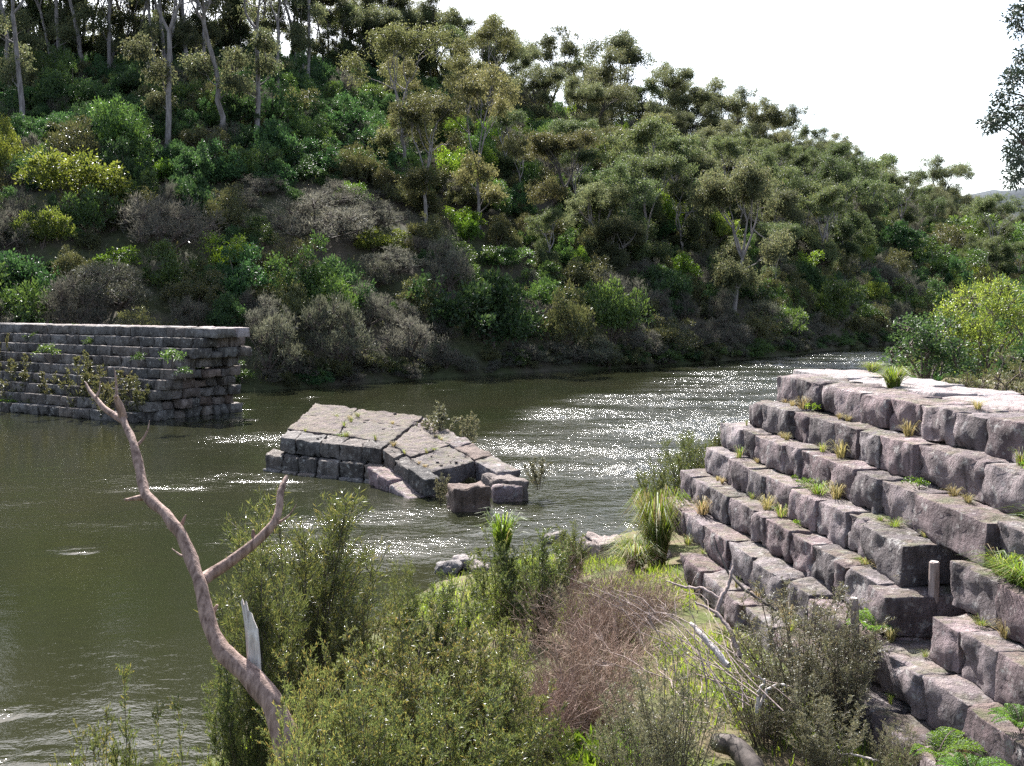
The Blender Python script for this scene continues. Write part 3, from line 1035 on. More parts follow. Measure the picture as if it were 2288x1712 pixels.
def gum_tree(seed, H=15.0, spread=4.0, trunk_frac=0.45, lean=0.0, dens=1.0, leafmat='euc', barkmat='bark', r0=0.22, clump=1.0, fork=3,
             leaf=0.26, low=0.0):
    """returns (trunk mesh, crown mesh); built at real size, base at origin"""
    rng = np.random.default_rng(seed)
    T, Cg = Geo(), Geo()
    top = np.array([lean * H, rng.normal() * 0.03 * H, H * trunk_frac])
    n = 9
    tr = bezier(np.zeros(3), np.array([lean * H * 0.25 + rng.normal() * 0.25, rng.normal() * 0.25, H * trunk_frac * 0.5]), top, n)
    tr[1:-1] += rng.normal(size=(n - 2, 3)) * 0.07
    tube(T, np.vstack([[tr[0] - [0, 0, 0.6]], tr]), np.concatenate([[r0 * 1.5, r0 * 1.25], np.linspace(r0, r0 * 0.68, n - 1)]), 8)
    tips = []

    def grow(p, d, L, r, lev):
        d = d / np.linalg.norm(d)
        q = p + d * L
        mid = (p + q) / 2 + rng.normal(size=3) * L * 0.09 + np.array([0, 0, -0.05 * L])
        pts = bezier(p, mid, q, 6)
        tube(T, pts, np.linspace(r, r * 0.5, 6), 6 if lev < 2 else 3, cap=False)
        if lev >= 3 or L < 0.7:
            tips.append((q, L))
            tips.append((pts[3] + rng.normal(size=3) * 0.3, L))
            return
        k = rng.integers(2, 4)
        for _ in range(k):
            nd = d + rng.normal(size=3) * 0.44 + np.array([0, 0, 0.18])
            o = q - (q - p) * rng.uniform(0, 0.35)
            grow(o, nd, L * rng.uniform(0.58, 0.8), r * 0.55, lev + 1)
    hc = H * (1 - trunk_frac)
    for i in range(fork):
        a = i * 2 * math.pi / fork + rng.uniform(-0.5, 0.5)
        d = np.array([math.cos(a) * spread * 0.3, math.sin(a) * spread * 0.3, hc * 0.42])
        grow(top, d, np.linalg.norm(d) * rng.uniform(0.85, 1.15), r0 * 0.55, 0)
    for i in range(int(3 + low * 4)):
        t = rng.uniform(0.45 - low * 0.2, 0.95)
        p = tr[int(t * (n - 1))]
        a = rng.uniform(0, 2 * math.pi)
        grow(p, np.array([math.cos(a), math.sin(a), rng.uniform(0.3, 0.9)]), spread * rng.uniform(0.3, 0.5), r0 * 0.28, 1)
    for q, L in tips:
        if rng.random() < 0.08:
            continue
        rc = clump * rng.uniform(0.6, 1.25)
        m = int(135 * dens * rc / 0.9)
        g = rng.normal(size=(m, 3))
        ns = 13
        sub = q + unit(rng.normal(size=(ns, 3))) * rng.random((ns, 1)) ** 0.4 * np.array([rc, rc, rc * 0.75])
        pick = rng.integers(0, ns, m)
        pos = sub[pick] + g * np.array([0.19, 0.19, 0.15]) * rng.uniform(0.6, 1.4, (m, 1))
        D = unit(g) * 0.6 + rng.normal(size=(m, 3)) * 0.5 + np.array([0, 0, -0.75])
        leaves(Cg, rng, pos, D, leaf * rng.uniform(0.6, 1.25, m), leaf * 0.36 * rng.uniform(0.7, 1.3, m))
    return T.mesh('trunk', [M[barkmat]]), Cg.mesh('crown', [M[leafmat]])


def bush_mesh(seed, W=4.0, H=3.0, nc=26, per=130, leaf=0.26, lw=0.45, mat='dark', stems=7, up=0.25, twig=0, ball=0.34, lobed=True):
    """one mesh: stems and lumpy foliage; base at origin"""
    rng = np.random.default_rng(seed)
    G = Geo()
    R = W / 2
    cents = []
    lobes = [(rng.normal() * 0.26 * R, rng.normal() * 0.26 * R, rng.uniform(0.55, 1.05), rng.uniform(0.55, 0.95)) for _ in range(4)]
    for i in range(nc):
        th = rng.uniform(0, 2 * math.pi)
        ph = math.acos(rng.uniform(0.02, 1.0))
        rr = rng.uniform(0.55, 0.92)
        c = np.array([R * rr * math.sin(ph) * math.cos(th), R * rr * math.sin(ph) * math.sin(th), H * (0.13 + 0.75 * rr * math.cos(ph))])
        lx, ly, lh, lr = lobes[i % 4]
        if lobed:
            c = c * np.array([lr, lr, lh]) + np.array([lx, ly, 0])
        else:
            lr = 1.0
        cents.append((c, R * ball * rng.uniform(0.45, 1.25) * (0.6 + 0.4 * lr)))
    for i in range(stems):
        c, r = cents[rng.integers(len(cents))]
        b = np.array([rng.normal() * R * 0.08, rng.normal() * R * 0.08, -0.2])
        tube(G, bezier(b, np.array([c[0] * 0.35, c[1] * 0.35, c[2] * 0.6]), c, 6), np.linspace(0.05, 0.018, 6) * (W / 3), 5, 1)
    for c, r in cents:
        m = int(per * (r / (R * ball)) ** 1.6)
        u = unit(rng.normal(size=(m, 3)))
        u[:, 2] = np.where(u[:, 2] < -0.45, -u[:, 2], u[:, 2])
        rad = rng.random(m)[:, None] ** 0.35
        wob = np.array([1 + 0.25 * noise.noise(Vector(tuple(v * 2.5 + c))) for v in u])[:, None]
        ns = max(6, m // 14)
        ud_ = unit(rng.normal(size=(ns, 3)))
        ud_[:, 2] = np.where(ud_[:, 2] < -0.45, -ud_[:, 2], ud_[:, 2])
        pk = rng.integers(0, ns, m)
        mixu = unit(ud_[pk] + rng.normal(size=(m, 3)) * 0.16)
        u = np.where(rng.random((m, 1)) < 0.75, mixu, u)
        rsub = rng.uniform(0.7, 1.2, ns)[pk][:, None]
        pos = c + u * r * rad * wob * rsub
        pos[:, 2] = np.maximum(pos[:, 2], 0.02)
        D = u * 0.7 + rng.normal(size=(m, 3)) * 0.55 + np.array([0, 0, up])
        leaves(G, rng, pos, D, leaf * rng.uniform(0.6, 1.3, m), leaf * lw * rng.uniform(0.7, 1.3, m), 0)
        for k in range(twig):
            d = unit(u[k] + np.array([0, 0, 0.5]))
            p0 = c - d * r * 0.3
            tube(G, np.array([p0, p0 + d * r * 0.7 + rng.normal(size=3) * 0.05, p0 + d * r * 1.25]), [0.022, 0.014, 0.006], 3, 1, False)
    return G.mesh('bush', [M[mat], M['stem']])


def wispy(seed, H=2.5, W=1.5, nstem=14, ntw=26, nl=22, leaf=0.05, lw=0.17, twl=0.3, mat='fore', upright=0.7, bare=0.18, droop=0.0, stemr=0.012,
          stemmat='stem'):
    """fine-leaved shrub (stem mesh, foliage mesh): many upright stems, twigs, narrow leaves"""
    rng = np.random.default_rng(seed)
    St, Lf = Geo(), Geo()
    for i in range(nstem):
        a = rng.uniform(0, 2 * math.pi)
        rr = math.sqrt(rng.random()) * W / 2
        h = H * rng.uniform(0.55, 1.0) * (1 - 0.3 * (rr / (W / 2)) ** 2)
        b = np.array([math.cos(a) * rr * 0.22, math.sin(a) * rr * 0.22, -0.15])
        e = np.array([math.cos(a) * rr, math.sin(a) * rr, h])
        m1 = np.array([math.cos(a) * rr * (1 - upright) * 1.4, math.sin(a) * rr * (1 - upright) * 1.4, h * 0.5]) + rng.normal(size=3) * 0.06
        pts = bezier(b, m1, e, 9)
        tube(St, pts, np.linspace(stemr * h / 2, stemr * 0.22, 9), 4)
        t = bare + (1 - bare) * rng.random(ntw) ** 0.8
        ti = t * 8
        i0 = np.minimum(ti.astype(int), 7)
        f = (ti - i0)[:, None]
        P = pts[i0] * (1 - f) + pts[i0 + 1] * f
        tg = unit(pts[i0 + 1] - pts[i0])
        az = rng.uniform(0, 2 * math.pi, ntw)
        D = unit(np.stack([np.cos(az), np.sin(az), np.zeros(ntw)], 1) * rng.uniform(0.5, 1.0, (ntw, 1)) + tg * rng.uniform(0.5, 1.1, (ntw, 1)))
        Lt = twl * rng.uniform(0.5, 1.3, ntw) * (1.15 - 0.65 * t) * (H / 2.2)
        E = P + D * Lt[:, None]
        # twigs as thin flat slivers
        leaves(St, rng, P, D, Lt, 0.007)
        k = rng.random((ntw, nl)) ** 0.8
        LP = P[:, None, :] + D[:, None, :] * (Lt[:, None] * k)[:, :, None]
        LD = D[:, None, :] * 0.8 + rng.normal(size=(ntw, nl, 3)) * 0.55 + np.array([0, 0, 0.15 - droop])
        n = ntw * nl
        leaves(Lf, rng, LP.reshape(-1, 3) + rng.normal(size=(n, 3)) * 0.006, LD.reshape(-1, 3), leaf * rng.uniform(0.6, 1.3, n), leaf * lw * rng.uniform(0.8, 1.3, n))
        # leader tip
        n2 = 30
        k = rng.random(n2)[:, None] ** 1.0
        leaves(Lf, rng, pts[7] * (1 - k) + pts[8] * k, unit(pts[8] - pts[7]) * 0.8 + rng.normal(size=(n2, 3)) * 0.45, leaf * rng.uniform(0.6, 1.2, n2), leaf * lw)
    return St.mesh('stems', [M[stemmat]]), Lf.mesh('foliage', [M[mat]])


def tuft_mesh(seed, n=70, H=0.35, spread=0.2, w=0.009, mat='grass', arch=0.7, dry=0.25):
    rng = np.random.default_rng(seed)
    G = Geo()
    az = rng.uniform(0, 2 * math.pi, n)
    r0 = np.sqrt(rng.random(n)) * spread * 0.35
    h = H * rng.uniform(0.5, 1.1, n)
    out = spread * rng.uniform(0.2, 1.4, n)
    dx, dy = np.cos(az), np.sin(az)
    B = np.stack([dx * r0, dy * r0, np.full(n, -0.03)], 1)
    Dh = np.stack([dx, dy, np.zeros(n)], 1)
    m1 = B + Dh * (out * 0.25)[:, None] + np.array([0, 0, 1.0]) * (h * 0.65)[:, None]
    m2 = B + Dh * (out * 0.65)[:, None] + np.array([0, 0, 1.0]) * (h * 0.98)[:, None]
    tip = B + Dh * (out * (1 + arch * 0.4))[:, None] + np.array([0, 0, 1.0]) * (h * (1.05 - arch * 0.45))[:, None]
    sd = unit(np.stack([-dy, dx, np.zeros(n)], 1) + rng.normal(size=(n, 3)) * 0.3)
    W = (w * rng.uniform(0.6, 1.3, n))[:, None]
    V = np.stack([B - sd * W, B + sd * W, m1 - sd * W * .9, m1 + sd * W * .9, m2 - sd * W * .6, m2 + sd * W * .6, tip], 1)
    dryk = rng.random(n) < dry
    for sel, slot in ((~dryk, 0), (dryk, 1)):
        v = V[sel]
        k = len(v)
        if not k:
            continue
        bi = (np.arange(k) * 7)[:, None]
        Qd = np.concatenate([bi + [0, 1, 3, 2], bi + [2, 3, 5, 4]])
        vv = v.reshape(-1, 3)
        G.V.append(vv)
        G.Fs.append(Qd + G.n); G.mi.append(slot); G.sm.append(True)
        G.Fs.append(bi + [4, 5, 6] + G.n); G.mi.append(slot); G.sm.append(True)
        G.n += len(vv)
    return G.mesh('tuft', [M[mat], M['drygrass']])


def fern_mesh(seed, nf=9, L=0.6):
    rng = np.random.default_rng(seed)
    G = Geo()
    for i in range(nf):
        a = rng.uniform(0, 2 * math.pi)
        l = L * rng.uniform(0.7, 1.2)
        d = np.array([math.cos(a), math.sin(a), 0])
        pts = bezier(np.zeros(3), d * l * 0.35 + np.array([0, 0, l * 0.75]), d * l * 0.95 + np.array([0, 0, l * 0.45]), 14)
        tube(G, pts, np.linspace(0.006, 0.002, 14), 3, 1, False)
        sd = np.array([-d[1], d[0], 0])
        tg = unit(np.gradient(pts, axis=0))
        for j in range(2, 14):
            pl = l * 0.27 * math.sin(math.pi * (j / 14) ** 0.7) + 0.02
            for s_ in (-1, 1):
                k = 7
                dirp = unit(sd * s_ + tg[j] * 0.45)
                base = pts[j][None] + dirp[None] * np.linspace(0.02, pl, k)[:, None]
                DD = np.concatenate([np.tile(tg[j] * 0.9 + dirp * 0.5, (k, 1)), np.tile(-tg[j] * 0.7 + dirp * 0.6, (k, 1))])
                DD = DD + rng.normal(size=DD.shape) * 0.12
                leaves(G, rng, np.vstack([base, base]), DD, np.tile(np.linspace(0.05, 0.02, k), 2) * (L / 0.6), 0.018 * (L / 0.6))
    return G.mesh('fern', [M['fern'], M['stem']])


def twig_bush(seed, n=120, H=1.0, W=1.2, mat='deadtwig', r=0.0045, curl=0.35, side=6):
    """bare dead brush: fine curved twigs"""
    rng = np.random.default_rng(seed)
    G = Geo()
    for i in range(n):
        a = rng.uniform(0, 2 * math.pi)
        b = np.array([rng.normal() * W * 0.16, rng.normal() * W * 0.16, -0.05])
        rr = W / 2 * rng.uniform(0.3, 1.15)
        h = H * rng.uniform(0.35, 1.05)
        e = b + np.array([math.cos(a) * rr, math.sin(a) * rr, h])
        mid = b * 0.5 + e * 0.5 + rng.normal(size=3) * curl * 0.35 + np.array([0, 0, 0.18 * H])
        pts = bezier(b, mid, e, 6)
        tube(G, pts, np.linspace(r, r * 0.35, 6), 3, 0, False)
        k = side
        t = rng.uniform(0.25, 1, k) * 5
        i0 = np.minimum(t.astype(int), 4)
        f = (t - i0)[:, None]
        P = pts[i0] * (1 - f) + pts[i0 + 1] * f
        D = unit(unit(pts[i0 + 1] - pts[i0]) + rng.normal(size=(k, 3)) * 0.6)
        leaves(G, rng, P, D, H * 0.28 * rng.uniform(0.4, 1.2, k), r * 1.1)
    return G.mesh('twigs', [M[mat]])


def place(parts, name, loc, scale, rotz, label, cat, group=None, tilt=0.0):
    """a thing: Empty with its part meshes, or one mesh"""
    if isinstance(parts, bpy.types.Mesh):
        o = link(name, parts, None, label, cat, group)
    else:
        o = link(name, None, None, label, cat, group)
        for pn, me_ in parts:
            link(pn, me_, o)
    o.location = loc
    o.scale = scale if hasattr(scale, '__len__') else (scale,) * 3
    o.rotation_euler = (tilt, 0, rotz)
    return o


R = random.Random(11)
# ------------------------------------------------------------------ hill plants
def gum(*a, **k):
    t, c = gum_tree(*a, **k)
    return [('trunk', t), ('crown', c)]


GUM = {
    'tall': [gum(s, 17, 4.0, 0.6, ln, 1.0, 'euc', 'bark', 0.24, 1.0, 3) for s, ln in ((1, 0.02), (2, -0.04), (3, 0.06))],
    'tan': [gum(s, 15, 3.6, 0.42, ln, 1.0, 'euc_tan', 'bark', 0.2, 0.95, 3, low=0.6) for s, ln in ((4, 0.0), (5, 0.05))],
    'sky': [gum(s, H_, sp_, tf_, ln, 1.0, mt_, 'bark_dark', 0.22, cl_, fk_, low=lw_) for s, H_, sp_, tf_, ln, mt_, cl_, fk_, lw_ in ((6, 12, 5.0, 0.34, 0.0, 'euc', 1.15, 4, 0.9), (7, 12, 3.6, 0.42, -0.05, 'euc_green', 0.95, 3, 1.2), (8, 12, 5.6, 0.3, 0.08, 'euc', 1.25, 5, 0.5))],
    'oval': [gum(s, 14, 3.3, 0.36, ln, 1.15, 'euc_green', 'bark', 0.21, 0.95, 3, low=1.6) for s, ln in ((13, 0.02), (14, -0.05), (15, 0.07))],
    'dome': [gum(s, 10, 5.2, 0.28, ln, 1.25, 'euc', 'bark', 0.22, 1.2, 4, low=1.0) for s, ln in ((9, 0.0), (10, 0.04))],
}
GUMH = {'tall': 17.0, 'tan': 15.0, 'sky': 12.0, 'dome': 10.0, 'oval': 14.0}
GUMLAB = {
    'tall': ('tall pale-trunked gum tree with thin olive crown high on the hillside', 'tall straight gums on the upper hillside'),
    'tan': ('slender gum tree with tan-olive clumped leaves on the hillside', 'tan-leaved gums on the hillside'),
    'sky': ('dark-trunked spreading gum tree standing along the ridge against the sky', 'spreading gums along the ridge'),
    'oval': ('upright green gum with a long crown', 'upright gums'),
    'dome': ('dense grey-olive dome-crowned gum tree on the hillside', 'dome-crowned gums on the hillside'),
}
BUSH = {
    'dark': [bush_mesh(s, 4, 3.4, 34, 270, 0.18, 0.5, 'dark', 6, ball=0.36) for s in (21, 22, 23)],
    'mid': [bush_mesh(s, 4, 3.4, 36, 290, 0.16, 0.45, 'mid', 6, ball=0.34) for s in (24, 25, 26)],
    'bright': [bush_mesh(s, 4, 3.6, 30, 330, 0.16, 0.5, 'bright', 6, ball=0.36) for s in (27, 28)],
    'yellow': [bush_mesh(s, 4, 3.6, 36, 330, 0.15, 0.42, 'yellow', 6, ball=0.34) for s in (29, 30)],
    'olive': [bush_mesh(s, 4, 3.4, 36, 290, 0.16, 0.36, 'olive', 7, ball=0.34) for s in (31, 32, 33)],
    'brown': [bush_mesh(s, 4, 3.0, 54, 200, 0.18, 0.14, 'brown', 14, 0.6, 6, ball=0.28) for s in (34, 35, 36)],
    'grey': [bush_mesh(s, 4, 3.2, 50, 200, 0.17, 0.18, 'grey', 12, 0.5, 5, ball=0.28) for s in (37, 38)],
}
BUSHLAB = {
    'dark': 'glossy dark green rounded shrub on the far hillside',
    'mid': 'mid green leafy shrub on the far hillside',
    'bright': 'bright fresh green shrub on the far hillside',
    'yellow': 'sunlit yellow-green wattle shrub on the far hillside',
    'olive': 'dull olive shrub on the far hillside',
    'brown': 'grey-brown twiggy shrub on the far hillside',
    'grey': 'pale grey-green wispy shrub on the far hillside',
}
taken = []


def zone(x, y, z):
    """where on the far slope, by things one can find"""
    a = -33 if x < -33 else x
    w = ('behind the stone pier' if x + 0.35 * (y - 60) * -0.5 < -22 else 'across from the fallen masonry' if x < 8 else
         'along the rippled reach' if x < 38 else 'by the river bend')
    h_ = ('on the waterline' if z < 1.5 else 'low on the slope' if z < 10 else 'halfway up the slope' if z < 22 else 'high on the slope' if z < 33 else 'on the ridge')
    return h_ + ' ' + w


GADJ = {'tall': 'tall pale-trunked gum tree', 'tan': 'slender tan-leaved gum tree', 'sky': 'dark-trunked spreading gum tree', 'dome': 'dense dome-crowned gum tree', 'oval': 'upright long-crowned gum tree'}
BADJ = {'dark': 'dark green leafy shrub', 'mid': 'mid green leafy shrub', 'bright': 'fresh green shrub', 'yellow': 'yellow-green wattle shrub', 'olive': 'dull olive shrub', 'brown': 'grey-brown twiggy shrub', 'grey': 'pale grey-green wispy shrub'}


def zlab(adj, x, y, z, size, lim):
    sz_ = 'small ' if size < lim[0] else 'large ' if size > lim[1] else ''
    return sz_ + adj + ' ' + zone(x, y, z)



def hill_gum(kind, px, base, top, w=None, label=None, var=None, sink=0.3, rot=None, group=True):
    """px, base, top, w measured on the 2212-wide picture"""
    h = hill_hit(px * K, base * K)
    if h is None:
        return
    dep = proj(h)[2]
    Ht = (base - top) * K / F * dep
    v = GUM[kind][(var if var is not None else R.randrange(len(GUM[kind])))]
    sc = Ht / GUMH[kind]
    sw = sc * R.uniform(0.9, 1.1)
    lab = zlab(GADJ[kind], h.x, h.y, h.z, Ht, (9, 15))
    grp = lab
    place(v, 'gum_tree', (h.x, h.y, h.z - sink), (sw, sw, sc), R.uniform(0, 6.28) if rot is None else rot, label or lab, 'tree', None if label else grp)
    taken.append((h.x, h.y, 1.6))


def hill_bush(kind, cx, base, w, top, label=None, var=None):
    h = hill_hit(cx * K, base * K)
    if h is None:
        h = at_z(cx * K, base * K, 0.2)
    dep = proj(h)[2]
    Wm = w * K / F * dep
    Hm = max((base - top) * K / F * dep, Wm * 0.5)
    m = BUSH[kind][var if var is not None else R.randrange(len(BUSH[kind]))]
    place(m, 'shrub', (h.x, h.y + Wm * 0.3, hill_z(h.x, h.y + Wm * 0.3) - 0.15), (Wm / 4, Wm / 4, Hm / 3.3), R.uniform(0, 6.28), label or zlab(BADJ[kind], h.x, h.y, h.z, Wm, (3.2, 5)), 'shrub',
          None if label else zlab(BADJ[kind], h.x, h.y, h.z, Wm, (3.2, 5)))
    taken.append((h.x, h.y + Wm * 0.3, Wm * 0.42))


# gums that can be told apart (column, base row, top row)
hill_gum('tall', 55, 285, -140, label='pale gum with strongly leaning trunk at the upper left slope', var=1, rot=0.3)
hill_gum('tall', 362, 335, -110, label='tall gum with a dead fork low on its pale trunk', var=0)
hill_gum('tall', 478, 310, -120, var=2, label='straight tall gum above the rocky clearing on the slope')
hill_gum('tall', 558, 300, -100, var=0, label='twin-stemmed pale gum beside the rocky clearing')
for p, b, t in ((20, 200, -180), (140, 170, -150), (235, 180, -130), (300, 165, -120), (420, 170, -130), (440, 205, -90), (520, 150, -80),
                (600, 210, -60), (655, 170, -40), (700, 160, -30), (745, 165, -20), (20, 110, -150), (90, 120, -160), (180, 120, -140), (270, 125, -150), (340, 130, -110), (500, 135, -90), (570, 140, -80), (630, 140, -60)):
    hill_gum('tall', p, b, t)
for i in range(34):
    hill_gum('tall' if i % 3 else 'oval', 8 + i * 27 + R.uniform(-10, 10), R.uniform(112, 168), R.uniform(-170, -40) if i < 24 else R.uniform(-40, 20))
for p, b, t in ((800, 185, 25), (930, 170, -5), (1065, 190, 42), (1190, 238, 70), (1120, 215, 95), (1340, 278, 78), (1280, 270, 150), (1245, 255, 130),
                (1440, 300, 150), (1490, 305, 170), (1540, 300, 148), (1590, 320, 180), (1650, 335, 190), (1700, 345, 218), (1745, 360, 250), (1800, 372, 262),
                (1850, 390, 300), (1905, 410, 315), (1950, 430, 345), (860, 180, 40), (990, 185, 20), (760, 180, 10), (1990, 450, 380)):
    hill_gum('sky', p, b, t)
hill_gum('sky', 2030, 482, 350, label='lone spreading gum on the low end of the ridge', var=0)
hill_gum('tan', 920, 492, 205, label='tan-olive gum with clear lower trunk above the brown shrubs', var=0)
hill_gum('tan', 1035, 492, 165, label='taller tan gum with dark straight trunk mid slope', var=1)
hill_gum('tan', 1010, 330, 120)
hill_gum('tan', 1045, 300, 150)
for p, b, t in ((880, 330, 130), (1130, 440, 300), (1320, 420, 270), (1500, 420, 300), (1420, 380, 240)):
    hill_gum('tan', p, b, t)
for p, b, t in ((1290, 560, 405), (1330, 600, 470), (1660, 560, 420), (1860, 520, 430)):
    hill_gum('dome', p, b, t)
for p, b, t in ((1400, 570, 335), (1480, 570, 370), (1560, 480, 300), (1740, 480, 330), (1180, 590, 430), (1780, 570, 430), (1350, 480, 310), (1620, 420, 270), (1240, 470, 320), (1450, 460, 300), (1100, 400, 230), (1680, 640, 480)):
    hill_gum('oval', p, b, t)
# leaning gum: a tree of its own
lt, lc = gum_tree(71, 13, 4.2, 0.5, 0.30, 1.1, 'euc_tan', 'bark_dark', 0.26, 1.0, 3)
h = hill_hit(1148 * K, 520 * K)
if h:
    place([('trunk', lt), ('crown', lc)], 'leaning_gum_tree', (h.x, h.y, h.z - 0.2), (0.235 * proj(h)[2] * K / F * 1000 / 13 * 1.0,) * 3, 0.0,
          'gum tree leaning sharply uphill on a dark crooked trunk', 'tree')
# pale trunk gum at the water's edge
pt, pc = gum_tree(72, 14, 4.6, 0.42, 0.05, 1.2, 'euc', 'bark', 0.26, 1.15, 4, low=0.8)
h = hill_hit(1585 * K, 690 * K)
if h:
    sc = 320 * K / F * proj(h)[2] / 14
    place([('trunk', pt), ('crown', pc)], 'gum_tree', (h.x, h.y, h.z - 0.2), (sc * 0.85, sc * 0.85, sc), 0.4, 'grey-trunked gum with dark full crown rising from the far bank', 'tree')

# shrubs that can be told apart, far bank and lower slope
for a in (
    ('yellow', 10, 400, 90, 240, 'tall yellow-green wattle at the left edge of the slope'),
    ('yellow', 120, 470, 240, 300, 'broad lumpy yellow-green wattle above the pier'),
    ('yellow', 75, 560, 130, 430, 'smaller bright yellow-green wattle below the broad one'),
    ('dark', 40, 690, 170, 520, 'dark shrub mass behind the far end of the pier'),
    ('bright', 225, 600, 130, 515, 'soft bright green shrub topping the feathery one behind the pier'),
    ('grey', 235, 695, 250, 565, 'broad feathery grey-green shrub just behind the pier'),
    ('olive', 415, 690, 140, 568, 'olive shrub with dark stems behind the pier crest'),
    ('bright', 482, 605, 145, 480, 'dense bright green round shrub above the pier end'),
    ('olive', 610, 625, 140, 502, 'dull olive shrub right of the dense green one'),
    ('brown', 330, 590, 250, 392, 'large grey-brown twiggy shrub above the feathery one'),
    ('brown', 490, 470, 120, 410, None), ('brown', 660, 570, 270, 440, 'wide grey-brown thicket on the lower slope'),
    ('brown', 800, 520, 190, 430, None), ('brown', 850, 620, 160, 545, None), ('brown', 720, 480, 180, 410, None), ('brown', 560, 430, 120, 370, None),
    ('grey', 570, 835, 150, 650, 'brown-green willowy shrub standing behind the broken pier end'),
    ('grey', 720, 815, 175, 610, 'pale sunlit shrub with grey twigs over the sandy bank'),
    ('brown', 880, 808, 170, 668, 'rounded brown shrub on the waterline'),
    ('dark', 1065, 800, 250, 572, 'big dark green domed tree-shrub at the waterline'),
    ('brown', 960, 808, 80, 740, None), ('brown', 1130, 806, 120, 742, None), ('brown', 1220, 803, 110, 735, None), ('grey', 1290, 800, 110, 720, None),
    ('olive', 1230, 780, 130, 605, 'drooping olive shrub beside the big dark dome'),
    ('mid', 1325, 770, 150, 590, 'upright mid green shrub by the far waterline'),
    ('brown', 1380, 792, 120, 700, None), ('olive', 1440, 785, 130, 690, None), ('brown', 1500, 780, 120, 690, None), ('brown', 1570, 772, 120, 690, None),
    ('olive', 1640, 764, 110, 680, None), ('mid', 1700, 758, 110, 660, None), ('grey', 1660, 730, 110, 640, None), ('mid', 1810, 745, 140, 590, 'leafy green tree-shrub at the bend of the river'),
    ('brown', 1760, 752, 90, 690, None), ('olive', 1860, 745, 90, 680, None), ('brown', 1900, 620, 110, 560, 'brown dome shrub beyond the river bend'),
    ('grey', 1950, 640, 90, 580, None), ('olive', 900, 700, 130, 590, None), ('grey', 800, 640, 120, 560, None),
    ('bright', 860, 300, 66, 215, 'vivid green shrub lit among dark trees mid slope'),
    ('yellow', 1555, 370, 90, 308, None), ('yellow', 1700, 540, 70, 470, 'yellow rim-lit shrub right of the grey-trunked gum'), ('yellow', 1800, 410, 66, 330, None),
    ('yellow', 1835, 470, 66, 420, None), ('yellow', 1900, 400, 80, 300, None), ('yellow', 1745, 330, 50, 300, None), ('bright', 1740, 600, 90, 540, None),
    ('yellow', 1740, 345, 60, 305, None), ('dark', 1945, 560, 110, 470, 'dark green domed shrub low on the ridge end'),
    ('mid', 2110, 560, 160, 450, None), ('mid', 2180, 580, 160, 470, None), ('olive', 2050, 560, 120, 480, None), ('mid', 2030, 620, 140, 530, None),
    ('yellow', 1270, 250, 60, 215, None), ('yellow', 800, 560, 130, 525, None), ('bright', 1000, 500, 110, 440, None), ('bright', 760, 460, 90, 405, None),
    ('mid', 1090, 600, 140, 530, None), ('mid', 980, 590, 130, 520, None), ('bright', 330, 400, 100, 320, None), ('dark', 200, 260, 130, 150, None),
    ('dark', 640, 400, 110, 330, None), ('dark', 570, 420, 100, 350, None), ('dark', 690, 370, 100, 300, None),
):
    hill_bush(a[0], a[1], a[2], a[3], a[4], a[5])

